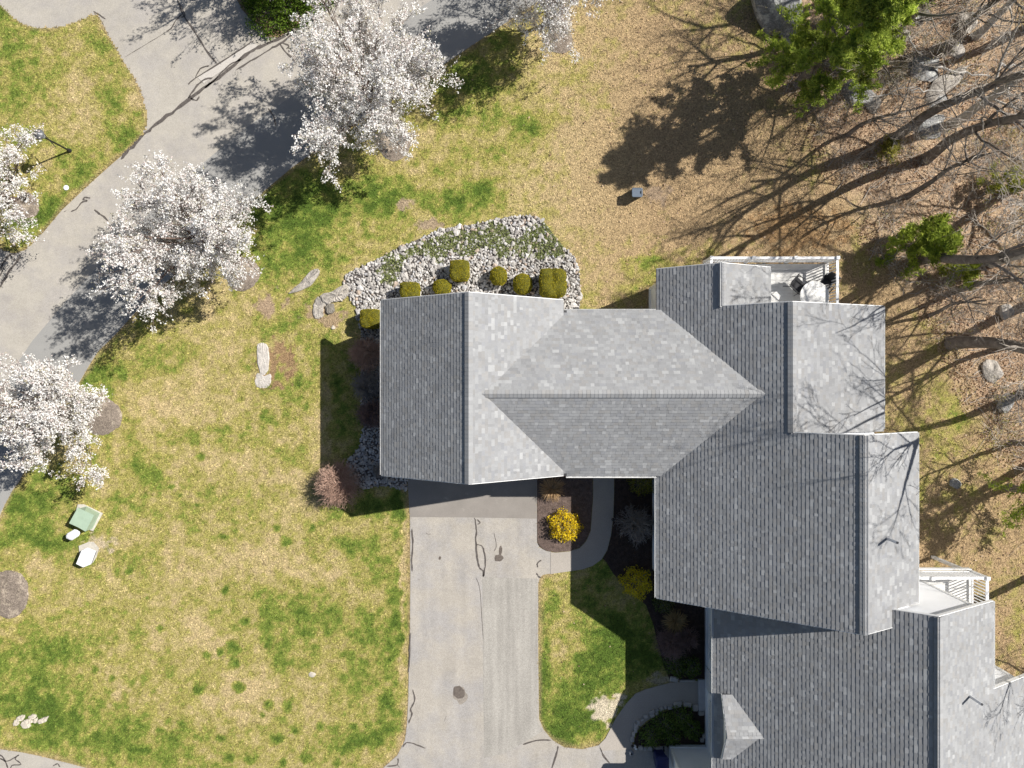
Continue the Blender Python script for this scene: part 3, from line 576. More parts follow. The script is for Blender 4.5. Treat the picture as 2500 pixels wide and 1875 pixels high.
# --- first townhouse: garage wing (G), link (C), main block (R)
house1 = thing('townhouse', 'grey shingled townhouse with cross gabled roof and garage wing in the middle', 'house', (0, 0, 0))
roof1 = thing('roof', None, None, (0, 0, 0)); roof1.parent = house1
R1 = Roof(); rs = np.random.default_rng(5)
gE, gXl, gXr = 3.6, -319 * (1 - 3.6 / HC) * S, 125.6 * (1 - 3.6 / HC) * S
gXm = (gXl + gXr) / 2; gH = gE + PIT * (gXm - gXl); gY0, gY1 = -3.66, 3.36
cE = 3.45; cYn, cYs = 180.5 * (1 - cE / HC) * S, -224.5 * (1 - cE / HC) * S; cYm = (cYn + cYs) / 2; cRun = (cYn - cYs) / 2; cH = cE + PIT * cRun
lE = 3.35; lX = 353 * (1 - lE / HC) * S
tX, tH = solve_ridge(512.8, lX, lE); mX, mH = solve_ridge(684.6, lX, lE); wX, wH = solve_ridge(861, lX, lE)
kt, km, kw = [1 - h / HC for h in (tH, mH, wH)]
tY = 296 * kt * S; mY = 201.1 * km * S; wY = -125.5 * kw * S; wYs = -612.8 * kw * S
k = 296 * kt / 285; trH, trX = (1 - k) * HC, 632 * k * S
k = 201.1 * km / 190; mrH, mrX = (1 - k) * HC, 907.6 * k * S
k = 125.5 * kw / 118.2; wrH, wrX = (1 - k) * HC, 990.8 * k * S
pt, pm, pw = (tH - trH) / (trX - tX), (mH - mrH) / (mrX - mX), (wH - wrH) / (wrX - wX)
cxA = gXm + .05; cxB = (cH - lE) / PIT + lX + .12
def full(L): return lambda t: (0, L)
shingle_plane(R1, (gXl, gY0, gE), (0, 1), (1, 0), PIT, gXm - gXl, full(gY1 - gY0), rs)
shingle_plane(R1, (gXr, gY0, gE), (0, 1), (-1, 0), PIT, gXr - gXm, full(gY1 - gY0), rs)
def cspan(t):
    h = cE + PIT * t; xa = gXm + (gH - h) / PIT; xb = lX + (h - lE) / PIT
    return (max(gXm, xa - (.06 if t < .5 else .3)), xb + .30)
shingle_plane(R1, (0, cYn, cE), (1, 0), (0, -1), PIT, cRun, cspan, rs)
shingle_plane(R1, (0, cYs, cE), (1, 0), (0, 1), PIT, cRun, cspan, rs)
def lspan(t):
    x = lX + t; return (wYs, tY if x < tX else (mY if x < mX else wY))
shingle_plane(R1, (lX, 0, lE), (0, 1), (1, 0), PIT, wX - lX, lspan, rs)
shingle_plane(R1, (trX, mY - .05, trH), (0, 1), (-1, 0), pt, trX - tX, full(tY - mY + .05), rs)
shingle_plane(R1, (mrX, wY - .05, mrH), (0, 1), (-1, 0), pm, mrX - mX, full(mY - wY + .05), rs)
def wspan(t):
    x = wrX - t; return (0 if x < 13.55 else .62, wY - wYs)
shingle_plane(R1, (wrX, wYs, wrH), (0, 1), (-1, 0), pw, wrX - wX, wspan, rs)
def clear1(c):
    x, y, z = c
    g = gH - PIT * abs(x - gXm) if gY0 <= y <= gY1 and gXl <= x <= gXr else 0
    cc = cH - PIT * abs(y - cYm) if cYs <= y <= cYn and gXm < x < cxB else 0
    l = lE + PIT * (x - lX) if x >= lX else 0
    return z > max(g, cc, l if x < tX or y < mY else 0) - .03
R1.clear = clear1
finish_roof(R1, roof1)
chevron('roof_deck', gXl, gE, gXm, gH, gXr, gE, 'Y', gY0, gY1, roof1)
chevron('roof_deck', cYs, cE, cYm, cH, cYn, cE, 'X', gXr - .08, cxB - .3, roof1)
chevron('roof_deck', lX, lE, tX, tH, trX, trH, 'Y', mY, tY, roof1)
chevron('roof_deck', lX, lE, mX, mH, mrX, mrH, 'Y', wY, mY - .001, roof1)
prism('roof_deck', [(lX, lE - .004), (wX, wH - .004), (13.55, wH - pw * (13.55 - wX) - .004), (13.55, wH - pw * (13.55 - wX) - .14), (wX, wH - .14), (lX, lE - .14)], 'Y', wYs, wY - .001, M_under, roof1)
prism('roof_deck', [(13.551, wH - pw * (13.551 - wX) - .004), (wrX, wrH - .004), (wrX, wrH - .14), (13.551, wH - pw * (13.551 - wX) - .14)], 'Y', wYs + .62, wY - .002, M_under, roof1)
ridge_caps(roof1, (gXm, gY0, gH), (gXm, gY1, gH), PIT, PIT, (1, 0), rs)
ridge_caps(roof1, (gXm + (gH - cH) / PIT - .1, cYm, cH), (cxB - .05, cYm, cH), PIT, PIT, (0, 1), rs)
ridge_caps(roof1, (tX, mY, tH), (tX, tY, tH), PIT, pt, (1, 0), rs)
ridge_caps(roof1, (mX, wY, mH), (mX, mY, mH), PIT, pm, (1, 0), rs)
ridge_caps(roof1, (wX, wYs, wH), (wX, wY, wH), PIT, pw, (1, 0), rs)
for yy, o in ((gY0, -1), (gY1, 1)): rakeboard(roof1, [(gXl, yy, gE), (gXm, yy, gH), (gXr, yy, gE)], (0, o))
rakeboard(roof1, [(lX, tY, lE), (tX, tY, tH), (trX, tY, trH)], (0, 1))
rakeboard(roof1, [(tX + .05, mY, tH + .03), (mX, mY, mH), (mrX, mY, mrH)], (0, 1))
rakeboard(roof1, [(mX + .05, wY, mH + .03), (wX, wY, wH), (wrX, wY, wrH)], (0, 1))
rakeboard(roof1, [(lX, wYs, lE), (wX, wYs, wH), (13.55, wYs, wH - pw * (13.55 - wX))], (0, -1))
gutter(roof1, (gXr + .12, cYs), (lX - .02, cYs), (0, -1), cE, .075); gutter(roof1, (lX, wYs + .02), (lX, cYs - .08), (-1, 0), lE, .075)
gutter(roof1, (gXl, gY0 + .03), (gXl, gY1 - .03), (-1, 0), gE, .05); gutter(roof1, (gXr + .05, cYn), (lX - .05, cYn), (0, 1), cE, .04)
gutter(roof1, (wrX, wYs + .62), (wrX, wY), (1, 0), wrH, .05); gutter(roof1, (mrX, wY + .05), (mrX, mY), (1, 0), mrH, .05)
# walls
def wallblock(parent, prof, axis, a, b): return prism('wall', prof, axis, a, b, M_siding, parent)
def corner(parent, x, y, z1, sx, sy, z0=.1):
    """L-shaped white corner board at wall corner"""
    Vv = boxv(min(x, x + sx * .02), max(x, x + sx * .02), min(y + sy * .02, y - sy * .1), max(y + sy * .02, y - sy * .1), z0, z1) + boxv(min(x, x - sx * .1), max(x, x - sx * .1), min(y, y + sy * .02), max(y, y + sy * .02), z0, z1)
    return pypart('corner_board', Vv, [tuple(i + 8 * k for i in f) for k in range(2) for f in BOXF], M_trim, parent)
gw0, gw1 = gXl + .38, gXr - .3
zl = gE + PIT * (gw0 - gXl) - .16; zr = gE + PIT * (gXr - gw1) - .16
wallblock(house1, [(gw0, 0), (gw1, 0), (gw1, zr), (gXm, gH - .16), (gw0, zl)], 'Y', gY0 + .32, gY1 - .32)
cw0, cw1 = cYs + .42, cYn - .34
wallblock(house1, [(cw0, 0), (cw1, 0), (cw1, cE + PIT * (cYn - cw1) - .16), (cYm, cH - .16), (cw0, cE + PIT * (cw0 - cYs) - .16)], 'X', gw1 + .002, 6.25)
lw = 6.18; zlw = lE + PIT * (lw - lX) - .16
wallblock(house1, [(lw, 0), (trX - .35, 0), (trX - .35, trH + pt * .35 - .16), (tX, tH - .16), (lw, zlw)], 'Y', mY - .35, tY - .34)
wallblock(house1, [(lw + .05, 0), (mrX - .35, 0), (mrX - .35, mrH + pm * .35 - .16), (mX, mH - .16), (lw + .05, zlw + .03)], 'Y', wY - .3, mY - .352)
lw2 = 6.33
wallblock(house1, [(lw2, 0), (wrX - .35, 0), (wrX - .35, wrH + pw * .35 - .16), (wX, wH - .16), (lw2, lE + PIT * (lw2 - lX) - .16)], 'Y', wYs + .36, wY - .302)
for (x, y, z, sx, sy) in ((gw0, gY1 - .32, zl, -1, 1), (gw0, gY0 + .32, zl, -1, -1), (gw1, gY0 + .32, zr, 1, -1), (lw, tY - .34, zlw, -1, 1), (lw2, wYs + .36, lE + PIT * (lw2 - lX) - .17, -1, -1), (wrX - .35, wY - .302, wrH, 1, 1), (mrX - .35, mY - .352, mrH, 1, 1)):
    corner(house1, x, y, z, sx, sy)
box('water_table', lw - .04, lw, cYn - .3, tY - .36, .12, .30, M_trim, house1)
box('water_table', lw2 - .03, lw2, wYs + .4, cYs + .4, .1, .26, M_trim, house1)
box('water_table', gw0 - .03, gw0, gY0 + .42, gY1 - .42, .1, .26, M_trim, house1)
for i in range(3): window(house1, (gw0, -2.1 + i * 2.0, 1.7), (0, 1), (-1, 0), .8, 1.25)
window(house1, (-3.4, gY1 - .32, 1.7), (1, 0), (0, 1), .9, 1.2); window(house1, (.4, gY1 - .32, 1.7), (1, 0), (0, 1), .9, 1.2); window(house1, (gXm, gY1 - .32, 4.3), (1, 0), (0, 1), .8, .9)
window(house1, (4.2, cw1, 1.7), (1, 0), (0, 1), 1.6, 1.2)
for yy in (-4.9, -6.9): window(house1, (lw2, yy, 1.75), (0, 1), (-1, 0), 1.0, 1.35)
for yy in (-3.2, -6.2): window(house1, (wrX - .35, yy, 3.9), (0, 1), (1, 0), 1.1, 1.3)
window(house1, (wrX - .35, -4.7, 1.4), (0, 1), (1, 0), 1.8, 1.5); window(house1, (mrX - .35, .8, 1.6), (0, 1), (1, 0), 1.6, 1.3)
gd = pypart('garage_door', boxv(gXm - 2.4, gXm + 2.4, gY0 + .27, gY0 + .318, .03, 2.2), BOXF, M_trim, house1)
for r in range(4):
    for c in range(6): box('panel', gXm - 2.34 + c * .785, gXm - 2.34 + c * .785 + .74, gY0 + .245, gY0 + .268, .08 + r * .53, .08 + r * .53 + .48, M_garage, gd)
dr = pypart('door', boxv(2.55, 3.5, cw0 - .06, cw0 - .001, .15, 2.25), BOXF, M_door, house1); box('handle', 3.36, 3.42, cw0 - .11, cw0 - .061, 1.1, 1.16, M_pipe, dr)
box('door_step', 2.2, 3.95, cw0 - .75, cw0 - .001, .02, .15, M_pad, house1)
box('downspout', lX + .02, lX + .1, cYs + .05, cYs + .12, .2, lE - .12, M_trim, house1)
def vent_pipe(px, py, tpx, tpy, roofz, parent):
    x, y = G(px, py, roofz); V_, F_ = tubes(np.array([[(x, y, roofz - .1), (x, y, roofz + .35), (x, y, roofz + .72)]]), np.full((1, 3), .05), 10)
    p = part('vent_pipe', V_, F_, M_pipe, parent, smooth_=True)
    a = np.arange(10) * math.pi / 5
    pypart('pipe_mouth', [(x + .038 * math.cos(t), y + .038 * math.sin(t), roofz + .721) for t in a], [tuple(range(10))], M_flash, p)
    return p, x, y
def flashing(parent, x, y, z, pitch):
    pypart('flashing', [(x + dx, y + dy, z - pitch * dx + .02 + dz) for dz in (-.02, .006) for dx, dy in ((-.16, -.13), (.16, -.13), (.16, .13), (-.16, .13))], BOXF, M_flash, parent)
xg = 2164; zz = wH - pw * ((xg - 1250) * S * .8 - wX); x_, y_ = G(xg, 1314, zz); zz = wH - pw * (x_ - wX); p_, x_, y_ = vent_pipe(xg, 1314, 0, 0, zz, roof1); flashing(p_, x_, y_, zz, pw)

# --- second townhouse
house2 = thing('townhouse', 'grey shingled townhouse at the lower right with small entry dormer', 'house', (0, 0, 0))
roof2 = thing('roof', None, None, (0, 0, 0)); roof2.parent = house2
R2 = Roof()
aE = 3.2; aX = 492 * (1 - aE / HC) * S; aRX, aRH = solve_ridge(1043, aX, aE); ka = 1 - aRH / HC
aY = -569 * ka * S; k = 569 * ka / 531; aeH, aeX = (1 - k) * HC, 1176 * k * S; pa = (aRH - aeH) / (aeX - aRX)
aYe = -746 * k * S; aX2 = 20.7; aH2 = aRH - pa * (aX2 - aRX); yEnd = -19.5
def aspan(t):
    return (yEnd, aY)
shingle_plane(R2, (aX, 0, aE), (0, 1), (1, 0), PIT, aRX - aX, aspan, rs)
shingle_plane(R2, (aX2, 0, aH2), (0, 1), (-1, 0), pa, aX2 - aRX, lambda t: (yEnd, aY if aX2 - t < aeX else aYe), rs)
# dormer
dX0, dXa, dY, dH = 8.40, 9.78, -13.75, 4.27; dYn, dYs, dE = -12.42, -15.0, 3.62; pd = (dH - dE) / (dYn - dY)
shingle_plane(R2, (dX0, dYn, dE), (1, 0), (0, -1), pd, dYn - dY, lambda t: (0, max(.15, (dE + pd * t - aE) / PIT + aX - dX0 + .1)), rs)
pd2 = (dH - dE) / (dY - dYs)
shingle_plane(R2, (dX0, dYs, dE), (1, 0), (0, 1), pd2, dY - dYs, lambda t: (0, max(.15, (dE + pd2 * t - aE) / PIT + aX - dX0 + .1)), rs)
def clear2(c):
    x, y, z = c
    u1 = (lE + PIT * (x - lX) if x < wX else wH - pw * (x - wX)) if y > wYs - .1 and x < 13.5 else 0
    return z > u1 and not (x < 9.9 and dYs < y < dYn)
R2.clear = clear2
finish_roof(R2, roof2)
prism('roof_deck', [(aX, aE - .004), (aRX, aRH - .004), (aeX, aeH - .004), (aeX, aeH - .14), (aRX, aRH - .14), (aX, aE - .14)], 'Y', yEnd, aY, M_under, roof2)
prism('roof_deck', [(aeX + .001, aeH - .004), (aX2, aH2 - .004), (aX2, aH2 - .14), (aeX + .001, aeH - .14)], 'Y', yEnd, aYe, M_under, roof2)
prism('dormer_roof', [(dYs, dE - .004), (dY, dH - .004), (dYn, dE - .004), (dYn, dE - .09), (dY, dH - .09), (dYs, dE - .09)], 'X', dX0, dXa - .35, M_under, roof2)
prism('dormer_gable', [(dYs + .12, dE - .3), (dYn - .12, dE - .3), (dYn - .12, dE - .06), (dY, dH - .12), (dYs + .12, dE - .06)], 'X', dX0 + .12, dX0 + .6, M_siding, house2)
rakeboard(roof2, [(dX0, dYs, dE), (dX0, dY, dH), (dX0, dYn, dE)], (-1, 0), .02, .12)
ridge_caps(roof2, (aRX, yEnd, aRH), (aRX, aY, aRH), PIT, pa, (1, 0), rs)
ridge_caps(roof2, (dX0, dY, dH), (dXa - .05, dY, dH), pd, pd, (0, 1), rs, .012, .12)
rakeboard(roof2, [(13.3, aY, aE + PIT * (13.3 - aX)), (aRX, aY, aRH), (aeX, aY, aeH)], (0, 1))
rakeboard(roof2, [(aeX - .1, aYe, aeH + pa * .1), (aX2, aYe, aH2)], (0, 1))
gutter(roof2, (aX, yEnd), (aX, wYs + .3), (-1, 0), aE, .075); gutter(roof2, (aeX, aYe + .05), (aeX, aY), (1, 0), aeH, .05)
uw = 8.70
wallblock(house2, [(uw, 0), (16.93, 0), (16.93, aRH - pa * (16.93 - aRX) - .16), (aRX, aRH - .16), (uw, aE + PIT * (uw - aX) - .16)], 'Y', yEnd + .3, aY - .09)
wallblock(house2, [(16.932, 0), (19.5, 0), (19.5, aRH - pa * (19.5 - aRX) - .16), (16.932, aRH - pa * (16.932 - aRX) - .16)], 'Y', yEnd + .3, aYe - .1)
corner(house2, 16.93, aY - .09, aRH - pa * (16.93 - aRX) - .18, 1, 1); corner(house2, 19.5, aYe - .1, aRH - pa * (19.5 - aRX) - .18, 1, 1)
gx0, gyN = 7.08, -16.26
wallblock(house2, [(gyN - 3.2, 0), (gyN, 0), (gyN, 2.9), (gyN - 1.6, 3.9), (gyN - 3.2, 2.9)], 'X', gx0, uw - .002)
prism('roof_deck', [(gyN - 3.5, 2.78), (gyN - 1.6, 4.06), (gyN + .25, 2.80), (gyN + .25, 2.92), (gyN - 1.6, 4.2), (gyN - 3.5, 2.9)], 'X', gx0 - .25, uw + 1.2, M_under, roof2)
corner(house2, gx0, gyN, 2.85, -1, 1); box('water_table', gx0 - .02, uw - .003, gyN, gyN + .05, .1, .3, M_trim, house2)
for (a, b) in ((-12.05, -10.55), (-15.6, -13.9)):
    louvre_shutter(house2, uw, a, b, .75, 2.5, -1)
box('water_table', uw - .035, uw, -15.9, -8.8, .10, .28, M_trim, house2)
dr2 = pypart('door', boxv(uw - .06, uw - .001, -13.55, -12.6, .22, 2.3), BOXF, M_door, house2); box('handle', uw - .12, uw - .061, -13.45, -13.39, 1.15, 1.21, M_pipe, dr2)
sx0, sy0 = G(1706, 1735, .16); sx1, sy1 = G(1725, 1660, .16)
st = pypart('door_step', boxv(sx0, uw - .036, sy0, sy1, .0, .16), BOXF, mat('step_composite', (.45, .45, .46), rough=.8, noise=[(6, .93, 1.06)]), house2)
xg = 2365; x_, y_ = G(xg, 1698, 6.0); zz = aRH - pa * (x_ - aRX); x_, y_ = G(xg, 1698, zz); zz = aRH - pa * (x_ - aRX); p_, x_, y_ = vent_pipe(xg, 1698, 0, 0, zz, roof2); flashing(p_, x_, y_, zz, pa)
window(house2, (15.9, aY - .09, 2.2), (1, 0), (0, 1), .9, 1.2)

# ---------------------------------------------------------------- decks
def deck(name, label, x0, x1, y0, y1, z, rails, xmin=None, post_sp=1.85):
    t = thing(name, label, 'deck', ((x0 + x1) / 2, (y0 + y1) / 2, 0))
    n = int((y1 - y0) / .145)
    for i in range(n):
        ya = y0 + i * .145
        box('deck_board', xmin(ya) if xmin else x0, x1, ya, ya + .139, z - .03, z, M_board, t)
    box('rim_joist', x0 - .02, x1 + .02, y1 - .01, y1 + .03, z - .26, z - .031, M_rail, t); box('rim_joist', x1 - .01, x1 + .031, y0, y1 - .011, z - .26, z - .032, M_rail, t)
    for (px_, py_) in [(x0 + .1, y1 - .1), ((x0 + x1) / 2, y1 - .1), (x1 - .1, y1 - .1), (x1 - .1, y0 + .2)]: box('support_post', px_ - .06, px_ + .06, py_ - .06, py_ + .06, 0, z - .27, M_rail, t)
    done = []
    for (ax, ay, bx_, by_) in rails:
        L = math.hypot(bx_ - ax, by_ - ay); ux, uy = (bx_ - ax) / L, (by_ - ay) / L
        rc = ((ax + bx_) / 2, (ay + by_) / 2)
        ri = len([1 for o in t.children if o.name.startswith('top_rail')])
        obox('top_rail', (*rc, z + 1.04 - .003 * ri), (ux, uy), (L / 2 - .06, .055, .022), M_rail, t); obox('bottom_rail', (*rc, z + .12), (ux, uy), (L / 2 - .06, .028, .03), M_rail, t)
        m = max(1, int(round(L / post_sp)))
        for k in range(m + 1):
            q = L * k / m; c = (ax + ux * q, ay + uy * q)
            if any(math.hypot(c[0] - d[0], c[1] - d[1]) < .1 for d in done): continue
            done.append(c)
            p = obox('rail_post', (*c, z + .5), (ux, uy), (.055, .055, .6), M_rail, t); obox('post_cap', (*c, z + 1.12), (ux, uy), (.07, .07, .02), M_rail, p)
        nb = int(L / .125)
        for k in range(1, nb):
            q = L * k / nb
            if min(abs(q - L * j / m) for j in range(m + 1)) < .075: continue
            obox('baluster', (ax + ux * q, ay + uy * q, z + .58), (ux, uy), (.017, .017, .43), M_rail, t)
    return t
dz1 = .9
kd = 1 - (dz1 + 1.06) / HC
D1x1, D1y1, D1x0 = 795 * kd * S, 308 * kd * S, 487 * kd * S
deck1 = deck('deck', 'white railed deck with round table behind the upper roof', D1x0, D1x1 + .06, mY - .33, D1y1 + .06, dz1, [(D1x0, D1y1, D1x1, D1y1), (D1x1, D1y1, D1x1, mY - .33), (D1x0, D1y1, D1x0, tY - .33)])
dz2 = 2.6; kd = 1 - (dz2 + 1.06) / HC
D2x1, D2y1 = 1161 * kd * S, -474 * kd * S
deck2 = deck('deck', 'small white railed deck between the two rear walls at right', 14.6, D2x1 + .06, -11.2, D2y1 + .06, dz2, [(14.6, D2y1, D2x1, D2y1), (D2x1, D2y1, D2x1, -11.2)], xmin=lambda y: 14.6 if y > aY - .08 else 16.96)
# table and chairs on the deck
def lathe(prof, n=28):
    P_ = np.array(prof); a = np.arange(n) * 2 * math.pi / n
    V_ = np.stack([P_[:, 0, None] * np.cos(a), P_[:, 0, None] * np.sin(a), np.repeat(P_[:, 1, None], n, 1)], -1)
    i = np.arange(len(P_) * n).reshape(len(P_), n); j = np.roll(i, -1, 1)
    return V_.reshape(-1, 3), np.stack([i[:-1], j[:-1], j[1:], i[1:]], -1).reshape(-1, 4)
tx, ty = G(1989, 722, dz1 + .72)
tb = thing('patio_table', 'round white patio table on the deck', 'table', (tx, ty, dz1))
V_, F_ = lathe([(.001, .69), (.6, .69), (.625, .7), (.625, .715), (.61, .722), (.03, .722), (.028, .70), (.001, .70)], 40); part('table_top', V_ + [tx, ty, dz1], F_, M_table, tb)
for i in range(4):
    a = i * math.pi / 2 + .5; V_, F_ = tubes(np.array([[(tx + .45 * math.cos(a), ty + .45 * math.sin(a), dz1), (tx + .5 * math.cos(a), ty + .5 * math.sin(a), dz1 + .35), (tx + .42 * math.cos(a), ty + .42 * math.sin(a), dz1 + .69)]]), np.full((1, 3), .018), 8); part('leg', V_, F_, M_black, tb)
def chair(px, py, ang, label, m_seat):
    x, y = G(px, py, dz1 + .45); t = thing('patio_chair', label, 'chair', (x, y, dz1), 'chairs on the deck')
    ca, sa = math.cos(ang), math.sin(ang)
    def W(u, v, z): return (x + u * ca - v * sa, y + u * sa + v * ca, dz1 + z)
    def slab(nm, pts, th, m):                                   # pts: 4 local corners
        p = np.array([W(*q) for q in pts]); nn = np.cross(p[1] - p[0], p[3] - p[0]); nn /= np.linalg.norm(nn)
        return pypart(nm, list(p) + list(p + nn * th), BOXF, m, t)
    slab('seat', [(-.24, -.26, .40), (.26, -.26, .43), (.26, .26, .43), (-.24, .26, .40)], .035, m_seat)
    slab('backrest', [(-.25, -.25, .43), (-.25, .25, .43), (-.42, .24, .95), (-.42, -.24, .95)], .03, m_seat)
    for s in (-1, 1):
        for (u0, u1) in ((.27, .22), (-.36, -.22)):
            V_, F_ = tubes(np.array([[W(u0, s * .29, 0), W((u0 + u1) / 2, s * .285, .3), W(u1, s * .28, .62)]]), np.full((1, 3), .014), 6); part('leg', V_, F_, M_black, t)
        V_, F_ = tubes(np.array([[W(-.34, s * .29, .66), W(-.1, s * .3, .655), W(.15, s * .3, .65), W(.29, s * .29, .6)]]), np.full((1, 4), .022), 6); part('armrest', V_, F_, M_black, t)
    return t
chair(1948, 697, -.75, 'dark sling chair left of the round deck table', M_sling); chair(2016, 694, -2.2, 'black chair between the round table and the corner railing', M_black)
# ---------------------------------------------------------------- growing things
def skel_child(rng, P_, R_, n, t0, t1, lenr, ang, m, wig, trop, rr, rtip=.35, fall=.5, golden=False):
    N, mm, _ = P_.shape; pl = np.linalg.norm(np.diff(P_, axis=1), axis=2).sum(1)
    ix = np.repeat(np.arange(N), n); t = rng.uniform(t0, t1, len(ix)); f = t * (mm - 1.001); i = f.astype(int); fr = (f - i)[:, None]
    pos = P_[ix, i] * (1 - fr) + P_[ix, i + 1] * fr; tan = P_[ix, i + 1] - P_[ix, i]; tan /= np.linalg.norm(tan, axis=1)[:, None]
    r0 = (R_[ix, i] * (1 - fr[:, 0]) + R_[ix, i + 1] * fr[:, 0]) * rr * rng.uniform(.7, 1.1, len(ix))
    pr = rng.normal(size=(len(ix), 3)); pr -= (pr * tan).sum(1)[:, None] * tan; pr /= np.linalg.norm(pr, axis=1)[:, None]
    if golden:
        t_s = np.sort(t); t = t_s; f = t * (mm - 1.001); i = f.astype(int); fr = (f - i)[:, None]; pos = P_[ix, i] * (1 - fr) + P_[ix, i + 1] * fr; tan = P_[ix, i + 1] - P_[ix, i]; tan /= np.linalg.norm(tan, axis=1)[:, None]
        az = np.arange(len(ix)) * 2.39996 + rng.normal(0, .25, len(ix)) + rng.uniform(0, 6.28); pr = np.c_[np.cos(az), np.sin(az), np.zeros(len(ix))]; pr -= (pr * tan).sum(1)[:, None] * tan; pr /= np.linalg.norm(pr, axis=1)[:, None]
    a = (ang * rng.uniform(.65, 1.3, len(ix)))[:, None]; d = tan * np.cos(a) + pr * np.sin(a)
    st = (pl[ix] * lenr * (1 - fall * t) * rng.uniform(.65, 1.3, len(ix)) / (m - 1))[:, None]
    pts = [pos]
    for k in range(m - 1):
        d = d + rng.normal(0, wig, d.shape); d[:, 2] += trop; d /= np.linalg.norm(d, axis=1)[:, None]; pts.append(pts[-1] + d * st)
    return np.stack(pts, 1), r0[:, None] * np.linspace(1, rtip, m)
def trunk0(rng, h, r, lean, m=9, wig=.06, rtip=.25):
    d = np.array([lean[0], lean[1], 1.]); d /= np.linalg.norm(d); p = [np.array([0, 0, -.1])]
    for k in range(m - 1):
        d = d + rng.normal(0, wig, 3) * np.array([1, 1, .3]); d /= np.linalg.norm(d); p.append(p[-1] + d * h / (m - 1))
    return np.array([p]), (r * np.linspace(1, rtip, m) * np.r_[1.25, np.ones(m - 1)])[None]
def clump_noise(C, seed, sc): return np.sin(C[:, 0] * sc + seed) * np.sin(C[:, 1] * sc * 1.1 + seed * 2) * np.sin(C[:, 2] * sc * .9 + seed * 3)

def pear(px, py, rad, height, label, seed, nb, asp=1.0):
    rng = np.random.default_rng(seed); x, y = G(px, py)
    P0, R0 = trunk0(rng, height * .62, .13 * rad / 3, (0, 0), 8, .05)
    P1, R1_ = skel_child(rng, P0, R0, 30, .2, 1, .95, .95, 8, .07, .03, .55, .3, .25, True)
    P2, R2_ = skel_child(rng, P1, R1_, 9, .2, 1, .46, .7, 6, .12, .04, .6, .3, .35)
    P3, R3_ = skel_child(rng, P2, R2_, 6, .15, 1, .55, .7, 5, .16, .03, .6, .4, .3)
    # normalise the crown horizontally and vertically
    allp = P3.reshape(-1, 3); hr = np.percentile(np.hypot(allp[:, 0], allp[:, 1]), 96); top = np.percentile(allp[:, 2], 99)
    sc = np.array([rad / hr, rad / hr * asp, height / top])
    P0, P1, P2, P3 = [p * sc for p in (P0, P1, P2, P3)]
    t = thing('pear_tree', label, 'tree', (x, y, 0), 'white blossoming trees along the road')
    off = np.array([x, y, 0])
    V_, F_ = join([tubes(P0, R0, 8), tubes(P1, np.maximum(R1_, .012), 6)]); part('trunk', V_ + off, F_, M_pearbark, t, smooth_=True)
    V_, F_ = join([tubes(P2, np.maximum(R2_, .008), 4), tubes(P3, np.maximum(R3_, .006), 3)]); part('branches', V_ + off, F_, M_pearbark, t)
    # pull stray limbs back inside an uneven oval crown and sample flowers along all fine wood
    src = np.concatenate([P3[:, 1:].reshape(-1, 3), P3[:, 2:].reshape(-1, 3), P2[:, 3:].reshape(-1, 3)])
    C = src[rng.integers(0, len(src), nb)] + rng.normal(0, .07, (nb, 3))
    keep = rng.random(len(C)) < np.clip(.75 + .45 * clump_noise(C, seed, 3.1), .25, 1); C = C[keep]
    C = C[C[:, 2] > .9]
    cc = np.repeat(C, 3, 0) + rng.normal(0, .03, (len(C) * 3, 3))
    V_, F_ = quads(cc, rng.uniform(.035, .075, len(cc)), rng, 1, .35)
    tint = rng.choice(4, len(C), p=[.62, .2, .11, .07]); pal = np.array([(.87, .855, .83), (.80, .765, .74), (.62, .53, .50), (.46, .43, .30)])
    fc = np.repeat(pal[tint] * rng.uniform(.9, 1.04, (len(C), 1)), 3, 0)
    part('crown', V_ + off, F_, M_bloss, t, fcol=fc)
    return t
pear(918, 300, 3.25, 7.4, 'largest white blossoming tree, standing above the rock bed by the road', 21, 40000)
pear(572, 628, 3.35, 6.2, 'wide white blossoming tree in the middle of the roadside row', 22, 36000, .82)
pear(225, 1006, 2.5, 5.2, 'white blossoming tree over the mulch ring at the left edge', 23, 24000)
pear(35, 488, 2.75, 5.6, 'white blossoming tree beside the lamp post at the left edge', 24, 25000)
pear(1335, 58, 2.45, 6.3, 'white blossoming tree cut off by the top edge', 25, 20000)
pear(-30, 1455, 2.5, 5.0, 'white blossoming tree barely showing at the lower left edge', 26, 9000)
pear(745, -95, 2.9, 6.0, 'blossoming tree beyond the top edge shading the driveway', 27, 14000)

